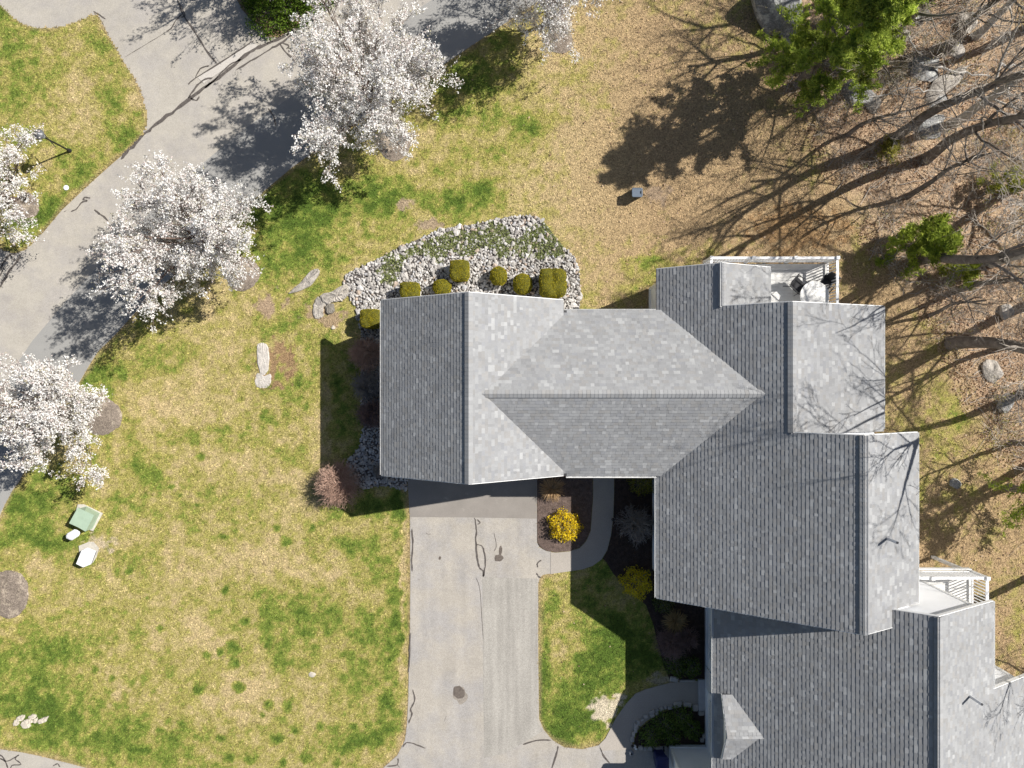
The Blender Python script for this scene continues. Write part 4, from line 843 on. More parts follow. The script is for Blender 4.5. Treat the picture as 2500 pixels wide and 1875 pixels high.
def pine(px, py, height, rad, label, seed, ntuft, colr=((.40, .49, .085), (.54, .62, .12), (.23, .31, .055)), low=.18, lean=(0, 0)):
    rng = np.random.default_rng(seed); x, y = G(px, py); off = np.array([x, y, 0])
    P0, R0 = trunk0(rng, height, .022 * height, lean, 10, .03, .12)
    N = int(9 * height); P1, R1_ = skel_child(rng, P0, R0, N, low, .97, .36, 1.35, 6, .10, .02, .35, .2, 0, True)
    tt = np.clip(P1[:, 0, 2] / height, 0, 1)
    want = rad * np.clip(1.15 * (1 - tt) ** .75 + .08, .05, 1) * rng.uniform(.55, 1.1, len(P1))
    ln = np.linalg.norm(P1[:, -1] - P1[:, 0], axis=1); P1 = P1[:, :1] + (P1 - P1[:, :1]) * (want / ln)[:, None, None]
    P2, R2_ = skel_child(rng, P1, R1_, 5, .25, 1, .45, .7, 4, .12, .05, .5, .3, .3)
    t = thing('pine_tree', label, 'tree', (x, y, 0), 'evergreens at the edge of the wood')
    V_, F_ = tubes(P0, R0, 7); part('trunk', V_ + off, F_, M_bark, t, smooth_=True)
    V_, F_ = join([tubes(P1, np.maximum(R1_, .01), 4), tubes(P2, np.maximum(R2_, .006), 3)]); part('branches', V_ + off, F_, M_bark, t)
    src = np.concatenate([P2[:, 1:].reshape(-1, 3), P1[:, 3:].reshape(-1, 3)])
    C = src[rng.integers(0, len(src), ntuft)] + rng.normal(0, .06, (ntuft, 3)) * np.array([1.3, 1.3, .7])
    # needle tufts: thin long triangles radiating from each centre
    k = 4; CC = np.repeat(C, k, 0); d = rng.normal(size=(len(CC), 3)); d[:, 2] = np.abs(d[:, 2]) * .7 + .1; d /= np.linalg.norm(d, axis=1)[:, None]
    ln = rng.uniform(.07, .17, len(CC))[:, None]; w = np.cross(d, rng.normal(size=d.shape)); w /= np.linalg.norm(w, axis=1)[:, None]; w *= rng.uniform(.012, .026, len(CC))[:, None]
    V_ = np.stack([CC - w, CC + w, CC + d * ln], 1).reshape(-1, 3); F_ = np.arange(len(V_)).reshape(-1, 3)
    c = np.array(colr); mix = rng.choice(3, ntuft, p=[.5, .32, .18]); base = c[mix] * (1 + .35 * clump_noise(C, seed, 2.4))[:, None]
    part('crown', V_ + off, F_, M_leaf, t, fcol=np.repeat(np.clip(base, .005, 1), k, 0))
    return t
pine(1950, 205, 9.4, 2.4, 'large bright green pine beside the boulder at the top', 41, 36000)
pine(2215, 600, 3.2, 1.35, 'small bushy green pine in the leaf litter right of the deck', 42, 7000, ((.36, .45, .07), (.50, .58, .09), (.2, .27, .05)), .08)
pine(2460, 1190, 7.5, 2.1, 'dark green pine at the right edge beyond the lower roof', 43, 8000)
pine(2318, 672, 1.6, .75, 'tiny yellow green pine in the leaf litter', 44, 1400, ((.32, .38, .05), (.42, .46, .07), (.18, .24, .04)), .05)
pine(2420, 455, 1.8, .85, 'small yellow green sapling near the right edge', 45, 900, ((.34, .36, .06), (.42, .43, .08), (.2, .23, .04)), .05)
pine(2130, 60, 5.0, 1.5, 'green pine right behind the large pine at the top', 46, 3800)
pine(2160, 372, 1.0, .7, 'mossy yellow green sapling beside a bare trunk', 47, 500, ((.34, .32, .07), (.42, .39, .09), (.2, .2, .04)), .05)

def bare_tree_meshes(seed, h, pale=False, n1=11):
    rng = np.random.default_rng(seed)
    P0, R0 = trunk0(rng, h * .85, .0205 * h, (rng.normal(0, .05), rng.normal(0, .05)), 11, .055, .28)
    P1, R1_ = skel_child(rng, P0, R0, n1, .30, 1, .52, .75, 8, .11, .06, .55, .22, .35, True)
    P2, R2_ = skel_child(rng, P1, R1_, 6, .22, 1, .55, .7, 7, .15, .04, .55, .3, .4)
    P3, R3_ = skel_child(rng, P2, R2_, 5, .2, 1, .55, .7, 5, .18, .03, .6, .4, .4)
    P4, R4_ = skel_child(rng, P3, R3_, 3, .2, 1, .6, .6, 4, .2, .02, .7, .6, .4)
    a = join([tubes(P0, R0, 9), tubes(P1, np.maximum(R1_, .014), 6)])
    b = join([tubes(P2, np.maximum(R2_, .009), 4), tubes(P3, np.maximum(R3_, .0075), 3), tubes(P4, np.maximum(R4_, .006), 3)])
    ma = mesh_np('trunk', *a, smooth_=True); mb = mesh_np('twigs', *b)
    ma.materials.append(M_pale_bark if pale else M_bark); mb.materials.append(M_pale_bark if pale else M_twig)
    return ma, mb
VAR = [bare_tree_meshes(101 + i, 11.5, pale=(i == 3), n1=(11, 9, 13, 8, 10)[i]) for i in range(5)]
BT = [(2164, 345, 1.0, 0, .3, 'bare tree whose long shadow crosses the straw lawn above the deck'), (2262, 388, 1.02, 1, 2.1, 'bare tree whose shadow ends at the deck railing'), (2243, 632, 1.05, 4, 4.0, 'bare tree just behind the small green pine'),
 (2322, 838, 1.2, 2, 1.0, 'bare tree with thick trunk shadow falling on the middle roof'), (2494, 962, .86, 0, 3.0, 'bare tree at the right edge with forked shadow'), (2330, 300, .9, 3, 1.5, 'pale barked bare tree over the grey ledge'),
 (2420, 640, .95, 3, 5.0, 'pale barked bare tree at the right edge beyond the tiny pine'), (2015, 60, .85, 1, 5.2, 'bare tree behind the boulder at the top'), (2035, 150, .72, 2, .9, 'slim bare tree hidden behind the large pine'),
 (2360, 700, .62, 0, 4.4, 'short slim bare tree in the leaf litter beside the tiny pine'), (2300, 130, .8, 4, 2.6, 'bare tree at the top right among mossy rocks')]
for q in [(2070, 330, .45, 2, 2.2, 'small bare sapling at the lawn edge below the large pine'), (2215, 480, .55, 4, .5, 'thin bare tree above the small bushy pine'), (2440, 850, .6, 1, 2.0, 'slim bare tree at the right between two thick trunk shadows'), (2270, 770, .4, 4, 1.2, 'bare sapling at the wood edge behind the middle roof'), (2380, 90, .75, 3, .4, 'pale barked bare tree near the upper right corner'), (2470, 1080, .5, 0, 1.1, 'bare sapling above the pine at the right edge'), (2100, 120, .65, 4, 5.0, 'bare tree right of the large pine')]: BT.append(q)
for i, q in enumerate([(2540, 60, 1.0, 0, 3.7), (2560, 430, 1.15, 2, 1.9), (2610, 700, 1.1, 4, 3.3), (2575, 1100, .95, 1, 4.2), (2590, 1360, .9, 2, .1), (2650, 1570, .75, 4, 5.5), (2480, -80, 1.0, 1, .6), (2190, -60, .9, 0, 2.9)]): BT.append((*q, 'bare tree beyond the right or top edge, only its outer twigs or shadow showing'))
for (px, py, s, v, rz, lab) in BT:
    x, y = G(px, py); t = thing('bare_tree', lab, 'tree', (x, y, 0), 'bare trees in the wood', rz); t.scale = (s, s, s)
    for nm, me in zip(('trunk', 'twigs'), VAR[v]):
        o = bpy.data.objects.new(nm, me); COL.objects.link(o); o.parent = t

# shrubs ---------------------------------------------------------------
def yew(px, py, w, d, h, label, seed, round_=False, split=False, rz=0):
    """clipped yew: displaced core plus small leaf faces over its surface"""
    rng = np.random.default_rng(seed); x, y = G(px, py, h * .8); off = np.array([x, y, 0])
    V0, F0 = ICO4; V0 = V0.copy(); e = 2.3 if round_ else 5.5
    nrm = (np.abs(V0) ** e).sum(1) ** (1 / e); U_ = V0 / nrm[:, None]
    dd = 1 + .045 * np.sin(V0[:, 0] * 9 + seed) * np.sin(V0[:, 1] * 8) + rng.normal(0, .018, len(V0))
    Q = U_ * dd[:, None] * np.array([w / 2, d / 2, h / 2]); Q[:, 2] += h / 2
    Q[:, :2] *= (.86 + .14 * Q[:, 2:3] / h)
    if split:
        m = (Q[:, 2] > h * .55); Q[m, 2] -= .10 * np.exp(-(Q[m, 0] / .06) ** 2); q2 = m & (Q[:, 0] < .1) & (Q[:, 1] < 0); Q[q2, 2] += .10
    c, s = math.cos(rz), math.sin(rz); Q = Q @ np.array([[c, s, 0], [-s, c, 0], [0, 0, 1]])
    t = thing('clipped_yew', label, 'shrub', (x, y, 0), 'clipped yews in the rock bed')
    part('core', Q + off, F0, mat('yew_core', (.09, .085, .01), rough=.9, noise=[(25, .5, 1.5)]) if 'yew_core' not in MATS else MATS['yew_core'], t, smooth_=True)
    n = int(5200 * w * d); tri = rng.integers(0, len(F0), n); bc = rng.dirichlet((1, 1, 1), n); C = (Q[F0[tri]] * bc[:, :, None]).sum(1)
    nn = np.cross(Q[F0[tri, 1]] - Q[F0[tri, 0]], Q[F0[tri, 2]] - Q[F0[tri, 0]]); nn /= np.linalg.norm(nn, axis=1)[:, None]
    C = C + nn * rng.uniform(-.005, .02, n)[:, None]
    V_, F_ = quads(C, rng.uniform(.03, .055, n), rng, .55, .4)
    pal = np.array([(.44, .37, .02), (.34, .30, .018), (.52, .43, .03), (.20, .19, .014)])
    part('foliage', V_ + off, F_, M_leaf, t, fcol=pal[rng.choice(4, n, p=[.4, .3, .15, .15])] * rng.uniform(.85, 1.1, (n, 1)))
    return t
yew(1122, 660, .86, .92, .95, 'square clipped yew standing furthest out in the rock bed', 61); yew(1000, 708, .86, .7, 1.0, 'square clipped yew at the roof edge left of the ridge', 62); yew(1078, 700, .85, .72, .85, 'low rounded yew in the shadow between two square yews', 63, True)
yew(1217, 672, .78, .85, .9, 'small round clipped yew right of the ridge', 64, True); yew(1276, 692, .88, .95, .95, 'round clipped yew half shaded by its neighbour', 65, True); yew(1350, 690, 1.2, 1.25, 1.35, 'largest clipped yew with a notch in its top', 66, False, True); yew(905, 778, .95, .85, 1.0, 'clipped yew at the corner half in the roof shadow', 67)
def twig_shrub(name, px, py, r, h, n, cm, label, seed, spread=1.0, group=None, thick=.009, up=.35):
    rng = np.random.default_rng(seed); x, y = G(px, py, h * .6); t = thing(name, label, 'shrub', (x, y, 0), group)
    th = rng.uniform(0, 2 * math.pi, n); el = np.arccos(rng.uniform(.12, 1, n)); L = rng.uniform(.75, 1.05, n)
    end = np.c_[np.sin(el) * np.cos(th) * r * L, np.sin(el) * np.sin(th) * r * L, np.cos(el) * h * L + .06]
    st = np.c_[rng.normal(0, r * .12, (n, 2)), np.zeros(n)]; m = 6; u = np.linspace(0, 1, m)[None, :, None]
    P_ = st[:, None] * (1 - u) + end[:, None] * u; P_[:, :, 2] += np.sin(u[..., 0] * math.pi) * h * .16
    P_ += np.cumsum(rng.normal(0, r * .035, P_.shape), 1) * u
    R_ = np.tile(np.linspace(thick * 1.3, thick * .5, m), (n, 1))
    P2, R2_ = skel_child(rng, P_, R_, 7, .5, 1, .34, .8, 4, .3, .02, .8, .7, .3)
    V_, F_ = join([tubes(P_, R_, 4), tubes(P2, np.maximum(R2_, thick * .5), 3)]); part('stems', V_ + [x, y, 0], F_, cm, t)
    return t
M_redtwig = mat('red_brown_twig', (.46, .31, .24), rough=.9, noise=[(3, .7, 1.3)], spec=.1); M_greytwig = mat('grey_twig', (.30, .27, .25), rough=.9, noise=[(3, .7, 1.3)], spec=.1); M_purple = mat('purple_twig', (.24, .165, .15), rough=.9, noise=[(3, .7, 1.3)], spec=.1)
twig_shrub('bare_shrub', 822, 1184, .98, 1.3, 560, M_redtwig, 'round reddish bare shrub on the lawn at the garage corner', 71); twig_shrub('bare_shrub', 893, 866, .78, 1.0, 340, M_redtwig, 'bare shrub in the shade nearest the corner yew', 72); twig_shrub('bare_shrub', 895, 942, .7, .7, 240, M_greytwig, 'low sparse bare shrub in the shade along the garage wall', 73); twig_shrub('bare_shrub', 906, 1010, .7, .8, 320, M_purple, 'dense dark bare shrub in the shade along the garage wall', 74)
twig_shrub('bare_shrub', 926, 1150, .35, .55, 120, M_greytwig, 'small bare shrub at the garage front corner', 75); twig_shrub('bare_shrub', 1556, 1283, .85, 1.2, 130, M_greytwig, 'grey branching bare shrub in the courtyard bed', 76, thick=.013); twig_shrub('red_shrub', 1640, 1572, .78, .8, 240, M_purple, 'spreading purplish bare shrub in the shaded bed', 77); twig_shrub('red_shrub', 1682, 1560, .5, .7, 120, M_purple, 'smaller purplish bare shrub against the wall', 78)
def leafy(name, px, py, r, h, n, pal, probs, label, seed, size=(.05, .09), stems=60, group=None, flat=0, cat='shrub'):
    rng = np.random.default_rng(seed); x, y = G(px, py, h * .7); off = np.array([x, y, 0]); t = thing(name, label, cat, (x, y, 0), group)
    th = rng.uniform(0, 2 * math.pi, stems); el = np.arccos(rng.uniform(.1, 1, stems)); m = 5; u = np.linspace(0, 1, m)[None, :, None]
    end = np.c_[np.sin(el) * np.cos(th) * r * .9, np.sin(el) * np.sin(th) * r * .9, np.cos(el) * h * .9 + .03]; P_ = end[:, None] * u + rng.normal(0, .02, (stems, m, 3)) * u
    V_, F_ = tubes(P_, np.tile(np.linspace(.012, .005, m), (stems, 1)), 4); part('stems', V_ + off, F_, M_greytwig, t)
    d = rng.normal(size=(n, 3)); d[:, 2] = np.abs(d[:, 2]); d /= np.linalg.norm(d, axis=1)[:, None]; rad = rng.uniform(.45, 1, n) ** .6
    lump = 1 + .16 * np.sin(d[:, 0] * 5 + seed) * np.sin(d[:, 1] * 6 + seed) + .08 * np.sin(d[:, 2] * 11 + d[:, 0] * 7)
    C = d * (rad * lump)[:, None] * np.array([r, r, h]); C[:, 2] += .04
    keep = rng.random(n) < np.clip(.62 + .6 * clump_noise(C, seed, 9), .15, 1); C = C[keep]
    V_, F_ = quads(C, rng.uniform(*size, len(C)), rng, .6, .35)
    part('foliage', V_ + off, F_, M_leaf, t, fcol=np.array(pal)[rng.choice(len(pal), len(C), p=probs)] * rng.uniform(.8, 1.15, (len(C), 1)))
    return t
YEL = [(.84, .63, .02), (.74, .56, .03), (.42, .33, .05)]; YP = [.6, .25, .15]
leafy('yellow_shrub', 1380, 1287, .74, .85, 4600, YEL, YP, 'round golden yellow shrub in the sunlit mulch bed', 81); leafy('yellow_shrub', 1557, 1428, .72, .9, 4200, [(.80, .66, .04), (.70, .60, .04), (.40, .36, .06)], YP, 'round golden yellow shrub in the shade by the house corner', 82)
GRN = [(.13, .19, .04), (.19, .25, .05), (.08, .12, .03)]; GP3 = [.5, .25, .25]
leafy('evergreen_shrub', 1570, 1180, .62, .9, 2600, [(.30, .30, .03), (.22, .23, .025), (.13, .14, .02)], GP3, 'dark rounded evergreen in the inner courtyard corner', 83, (.04, .07)); leafy('evergreen_shrub', 1622, 1474, .52, .65, 1800, [(.13, .16, .05), (.18, .2, .06), (.06, .09, .02)], GP3, 'small green leaved shrub tucked at the eave corner', 84, (.05, .08))
leafy('evergreen_shrub', 1650, 1625, .6, .4, 1800, GRN, GP3, 'low green shrub beside the stone at the path', 85, (.05, .09)); leafy('evergreen_shrub', 1690, 1632, .5, .5, 1500, GRN, GP3, 'green shrub against the wall above the door step', 86, (.05, .09))
for i, (px, py, r, h, lb) in enumerate([(1590, 1800, .55, .45, 'green perennial clump at the left of the stone ringed bed'), (1625, 1770, .6, .5, 'green perennial clump in the middle of the stone ringed bed'), (1665, 1755, .6, .5, 'green perennial clump near the door step'), (1640, 1800, .5, .4, 'green perennial clump beside the garage corner'), (1690, 1785, .5, .45, 'dark green perennial clump against the wall')]):
    leafy('perennial_clump', px, py, r, h, 1500, [(.17, .25, .05), (.24, .32, .07), (.09, .14, .03)], GP3, lb, 90 + i, (.05, .1), 30, 'green clumps in the stone ringed bed', cat='plant')
for i, (px, py, r) in enumerate([(650, 20, 1.1), (710, 5, 1.1), (755, -25, 1.0), (625, -30, .9)]):
    leafy('spreading_shrub', px, py, r, .9, 4200, [(.12, .20, .02), (.17, .26, .03), (.06, .11, .015)], GP3, ['bright green spreading shrub at the top, left of the others', 'bright green spreading shrub at the top, in the middle', 'green spreading shrub at the top, nearest the road', 'green spreading shrub beyond the top edge'][i], 96 + i, (.06, .12), 40, 'green shrubs in the top bed')
def orn_grass(px, py, r, h, label, seed, cols):
    rng = np.random.default_rng(seed); x, y = G(px, py, .4); t = thing('ornamental_grass', label, 'grass clump', (x, y, 0), 'ornamental grasses'); n = 420; m = 6
    th = rng.uniform(0, 2 * math.pi, n); L = rng.uniform(.5, 1.05, n); u = np.linspace(0, 1, m)[None, :]
    rr = u ** 1.4 * (r * L)[:, None]; z = np.sin(np.clip(u * 2.0, 0, 2.4)) * (h * rng.uniform(.5, 1, n))[:, None]
    P_ = np.stack([rr * np.cos(th)[:, None], rr * np.sin(th)[:, None], z], -1) + np.c_[rng.normal(0, .05, (n, 2)), np.zeros(n)][:, None]
    sd = np.stack([-np.sin(th), np.cos(th), np.zeros(n)], -1)[:, None] * (np.linspace(.016, .004, m)[None, :, None])
    V_ = np.concatenate([P_ - sd, P_ + sd], 1); ix = np.arange(n)[:, None] * 2 * m; k = np.arange(m - 1)[None]
    F_ = np.stack([ix + k, ix + k + 1, ix + m + k + 1, ix + m + k], -1).reshape(-1, 4)
    part('blades', V_.reshape(-1, 3) + [x, y, 0], F_, M_leaf, t, fcol=np.repeat(np.array(cols)[rng.choice(len(cols), n)] * rng.uniform(.75, 1.2, (n, 1)), m - 1, 0)); return t
orn_grass(1347, 1194, .58, .6, 'straw coloured ornamental grass half in the garage shadow', 111, [(.50, .33, .17), (.42, .28, .14), (.56, .40, .24)]); orn_grass(1648, 1517, .58, .6, 'straw coloured ornamental grass in the shaded wall bed', 112, [(.38, .27, .13), (.30, .22, .10), (.44, .32, .17)])

# ---------------------------------------------------------------- rock bed
bed = struct('rock_bed', P_rock, .02, M_bedsoil, label='bed of pale angular landscape stones round the garage wing')
COVER = arr([(985, 628), (1020, 600), (1075, 585), (1110, 570), (1165, 557), (1200, 548), (1235, 560), (1262, 575), (1300, 560), (1330, 545), (1345, 580), (1375, 600), (1370, 625), (1330, 640), (1320, 660), (1300, 640), (1260, 628), (1215, 632), (1175, 600), (1140, 630), (1110, 620), (1062, 645), (1040, 620), (1010, 615)])
COVER2 = arr([(925, 660), (940, 632), (960, 620), (985, 615), (975, 650), (960, 690), (935, 685)])
def cover_mask(x, y):
    n_ = fbm(x, y, .5, 61); m = (inpoly(x, y, COVER) | inpoly(x, y, COVER2)); d = np.minimum(segdist(x, y, COVER), segdist(x, y, COVER2))
    return np.where(m, n_ + np.clip(d, 0, .3) * .9 > .49, (d < .15) & (n_ > .56))
rr_ = np.random.default_rng(77); x0, y0 = P_rock.min(0); x1, y1 = P_rock.max(0)
cand = np.c_[rr_.uniform(x0, x1, 40000), rr_.uniform(y0, y1, 40000)]
cand = cand[inpoly(cand[:, 0], cand[:, 1], P_rock)]; cand = cand[~inpoly(cand[:, 0], cand[:, 1], P_house1)]
cv = cover_mask(cand[:, 0], cand[:, 1]); cand = cand[~cv | (rr_.random(len(cand)) < .16)]
sel = []; cell = {}
for p in cand:                                     # simple dart throwing
    key = (int(p[0] / .1), int(p[1] / .1)); ok = True
    for a in (-1, 0, 1):
        for b in (-1, 0, 1):
            for q in cell.get((key[0] + a, key[1] + b), ()):
                if (q[0] - p[0]) ** 2 + (q[1] - p[1]) ** 2 < .080 ** 2: ok = False
    if ok: cell.setdefault(key, []).append(p); sel.append(p)
sel = np.array(sel); ns = len(sel); sz = rr_.uniform(.05, .085, ns) * np.where(rr_.random(ns) < .16, 1.55, 1)
scol = np.array([(.47, .445, .415), (.38, .36, .335), (.56, .535, .51), (.29, .27, .255), (.42, .34, .275), (.42, .415, .42)])[rr_.choice(6, ns, p=[.32, .24, .2, .1, .06, .08])] * rr_.uniform(.88, 1.08, (ns, 1))
stone_me = []
for k in range(8):
    V0, F0 = ICO1; V0 = V0 * rr_.uniform(.55, 1.3, (len(V0), 1)); me = mesh_np('stone', V0, F0); me.materials.append(M_stone1); stone_me.append((me, V0, F0))
big = set(np.argsort(-sz)[:300].tolist()); VV, FF, CC = [], [], []; nn_ = 0
for i in range(ns):
    me, V0, F0 = stone_me[i % 8]; sc = sz[i] * rr_.uniform(.75, 1.3, 3) * np.array([1, 1, .75]); rz = rr_.uniform(0, 6.28); c, s = math.cos(rz), math.sin(rz)
    z = .02 + sc[2] * .6
    if i in big:
        o = bpy.data.objects.new('stone', me); COL.objects.link(o); o.parent = bed; o.location = (sel[i, 0], sel[i, 1], z); o.scale = sc; o.rotation_euler = (0, 0, rz); o.color = (*[float(v) for v in scol[i]], 1)
    else:
        VV.append((V0 * sc) @ np.array([[c, s, 0], [-s, c, 0], [0, 0, 1]]) + [sel[i, 0], sel[i, 1], z]); FF.append(F0 + nn_); nn_ += len(V0); CC.append(np.tile(scol[i], (len(F0), 1)))
tag(part('stones', np.concatenate(VV), np.concatenate(FF), M_stone, bed, fcol=np.concatenate(CC)), kind='stuff')
cc = np.c_[rr_.uniform(x0, x1, 150000), rr_.uniform(y0, y1, 150000)]; cc = cc[cover_mask(cc[:, 0], cc[:, 1]) & inpoly(cc[:, 0], cc[:, 1], P_rock)][:24000]
C = np.c_[cc, rr_.uniform(.03, .13, len(cc))]; V_, F_ = quads(C, rr_.uniform(.05, .10, len(C)), rr_, .5, .6)
tag(part('ground_cover', V_, F_, M_leaf, None, fcol=np.array([(.27, .315, .115), (.34, .375, .15), (.19, .23, .08), (.42, .43, .26)])[rr_.choice(4, len(C), p=[.4, .25, .25, .1])] * rr_.uniform(.8, 1.2, (len(C), 1))), 'creeping green ground cover spreading over the pale stones', 'ground cover', kind='stuff')

ug = np.random.default_rng(303); n = 1500
cx_ = ug.uniform(10, 25, 4000); cy_ = ug.uniform(-7, 18, 4000); ok = inpoly(cx_, cy_, WOODS) & (segdist(cx_, cy_, WOODS) > .35); cx_, cy_ = cx_[ok][:130], cy_[ok][:130]
ci = ug.integers(0, len(cx_), n); th = ug.uniform(0, 6.283, n); L_ = ug.uniform(.35, 1.3, n); m = 6; u = np.linspace(0, 1, m)[None, :, None]
st_ = np.c_[cx_[ci] + ug.normal(0, .18, n), cy_[ci] + ug.normal(0, .18, n), np.zeros(n)]; en_ = st_ + np.c_[np.cos(th) * L_ * .7, np.sin(th) * L_ * .7, L_ * ug.uniform(.3, 1, n)]
Pu = st_[:, None] * (1 - u) + en_[:, None] * u + np.cumsum(ug.normal(0, .03, (n, m, 3)), 1) * u; Ru = np.tile(np.linspace(.011, .005, m), (n, 1)); P2, R2_ = skel_child(ug, Pu, Ru, 4, .3, 1, .5, .7, 4, .22, .02, .8, .7, .3)
V_, F_ = join([tubes(Pu, Ru, 4), tubes(P2, np.maximum(R2_, .004), 3)]); tag(part('brush', V_, F_, M_twig), 'thin bare brush growing all over the wood floor', 'brush', kind='stuff')
src = P2.reshape(-1, 3); bud = (ci % 3 == 0); src = P2[np.repeat(bud, 4)].reshape(-1, 3); C = src[ug.integers(0, len(src), 9000)] + ug.normal(0, .04, (9000, 3)); V_, F_ = quads(C, ug.uniform(.03, .06, 9000), ug, .6, .4)
tag(part('budding_leaves', V_, F_, M_leaf, None, fcol=np.array([(.40, .38, .08), (.48, .44, .11), (.28, .28, .06)])[ug.choice(3, 9000)] * ug.uniform(.8, 1.15, (9000, 1))), 'small yellow green spring leaves budding on the brush in the wood', 'leaves', kind='stuff')
def flatrock(name, pts, h, m, label, seed, group=None):
    r = np.random.default_rng(seed); p = smooth(arr(pts), 5, True); p = p + r.normal(0, .012, p.shape); c = p.mean(0); n = len(p); Vv = []; rings = ((1.03, -.02), (1, h * .6), (.9, h * .9), (.6, h), (.3, h * 1.03))
    for f, z in rings: Vv += [(*(c + (q - c) * f), z + (r.normal(0, h * .12) if z > 0 else 0)) for q in p]
    Vv.append((*c, h)); Fv = [(k * n + i, k * n + (i + 1) % n, (k + 1) * n + (i + 1) % n, (k + 1) * n + i) for k in range(len(rings) - 1) for i in range(n)] + [((len(rings) - 1) * n + i, (len(rings) - 1) * n + (i + 1) % n, len(rings) * n) for i in range(n)]
    o = pypart(name, Vv, Fv, m); bm = bmesh.new(); bm.from_mesh(o.data); bmesh.ops.recalc_face_normals(bm, faces=bm.faces[:]); bm.to_mesh(o.data); bm.free(); return tag(o, label, 'rock', group)
# rocks and ledges ------------------------------------------------------
mat('dark_ledge', (.22, .20, .17), rough=.9, noise=[(8, .7, 1.3)], bump=(10, .8, .05)); mat('pale_slab', (.50, .465, .42), rough=.9, noise=[(3, .85, 1.12), (14, .8, 1.15), (50, .8, 1.15)], bump=(14, .6, .04))
flatrock('ledge_rock', [(705, 717), (735, 690), (757, 664), (772, 657), (781, 665), (765, 690), (745, 705)], .10, M_rock, 'long narrow ledge of pale rock in the lawn', 1)
flatrock('ledge_rock', [(782, 722), (810, 712), (840, 695), (852, 700), (848, 722), (835, 735), (812, 738), (798, 744)], .14, M_rock, 'pale ledge rock running up to the stone bed', 2)
flatrock('ledge_rock', [(767, 738), (780, 726), (798, 740), (790, 752), (790, 770), (778, 778), (766, 770)], .07, M_rock, 'low pale rock end below the ledge', 3)
flatrock('ledge_rock', [(796, 748), (814, 742), (817, 760), (800, 766)], .12, MATS['dark_ledge'], 'darker square rock in the ledge', 4)
flatrock('flat_slab', [(628, 845), (640, 838), (652, 842), (658, 868), (654, 905), (640, 915), (630, 895)], .05, MATS['pale_slab'], 'pale flat slab half buried in bare soil', 5)
flatrock('flat_slab', [(628, 912), (645, 918), (662, 915), (658, 940), (640, 948), (624, 940)], .03, MATS['pale_slab'], 'rough gravelly end of the pale slab', 6)
M_lime = mat('pale_ledge', (.52, .47, .39), rough=.9, noise=[(4, .85, 1.1), (30, .85, 1.1)])
for i, pts in enumerate([[(42, 1752), (52, 1745), (62, 1746), (56, 1758), (44, 1760)], [(52, 1768), (60, 1757), (78, 1755), (82, 1762), (74, 1764), (76, 1772), (62, 1778)], [(72, 1748), (82, 1743), (90, 1748), (84, 1754), (73, 1753)], [(93, 1758), (105, 1752), (118, 1748), (114, 1760), (98, 1766)], [(84, 1757), (91, 1752), (93, 1760), (86, 1764)], [(34, 1764), (40, 1757), (48, 1762), (44, 1769), (36, 1770)]]): flatrock('ledge_rock', pts, .09, M_lime, ['pale rock at the upper left of the low ledge', 'largest pale rock of the low ledge in the lawn corner', 'pale rock at the top of the low ledge', 'pointed pale rock at the right end of the low ledge', 'small pale rock inside the low ledge', 'small pale rock at the left end of the low ledge'][i], 10 + i, 'pale rocks at the lower left')
rock('field_stone', 762, 1646, (.16, .13), .03, M_lime, 'single pale stone in the large lawn', 'rock', 20); rock('field_stone', 813, 799, (.10, .09), .05, M_lime, 'small white stone at the edge of the garage shadow', 'rock', 21)
rock('boulder', 1890, 30, (.85, 1.5), 1.35, M_boulder, 'huge grey boulder beside the large pine', 'boulder', 31, .45, None, ICO4, .35, None, 1.1); rock('boulder', 1925, 82, (.5, .8), .55, M_boulder, 'lower pale shoulder of the huge boulder', 'boulder', 32, .5)
WR = [(2255, 165, .9, .55, .2), (2305, 205, 1.2, .4, .2), (2290, 240, .6, .35, .18), (2195, 80, .6, .4, .3), (2240, 42, .5, .4, .3), (2325, 120, .5, .4, .25), (2090, 235, .7, .5, .3), (2130, 255, .5, .35, .25), (2450, 985, .35, .6, .3), (2420, 905, .4, .5, .25), (2270, 310, .7, .5, .3), (2360, 60, .5, .4, .3), (2330, 1180, .25, .3, .15), (2460, 760, .3, .35, .2)]
for i, (px, py, a, b, h) in enumerate(WR): rock('boulder', px, py, (a, b), h, M_rock if i % 2 else M_boulder, ['broad boulder at the upper left of the grey ledge in the wood', 'longest flat boulder of the grey ledge in the wood', 'boulder at the lower side of the grey ledge', 'small boulder at the top, right of the large pine', 'small boulder close to the top edge of the wood', 'small boulder right above the grey ledge', 'boulder below the right side of the large pine', 'smaller boulder next to the one below the large pine', 'tall narrow boulder in the litter above the right edge pine', 'boulder in the litter at the right below the thick trunk', 'boulder between the ledge and the mossy sapling', 'small boulder in the upper right corner', 'small half buried stone in the shade of the right edge pine', 'small boulder at the right edge level with the middle roof'][i], 'boulder', 40 + i, i * .7, 'boulders in the wood', sink=.36, rough_=1.25)
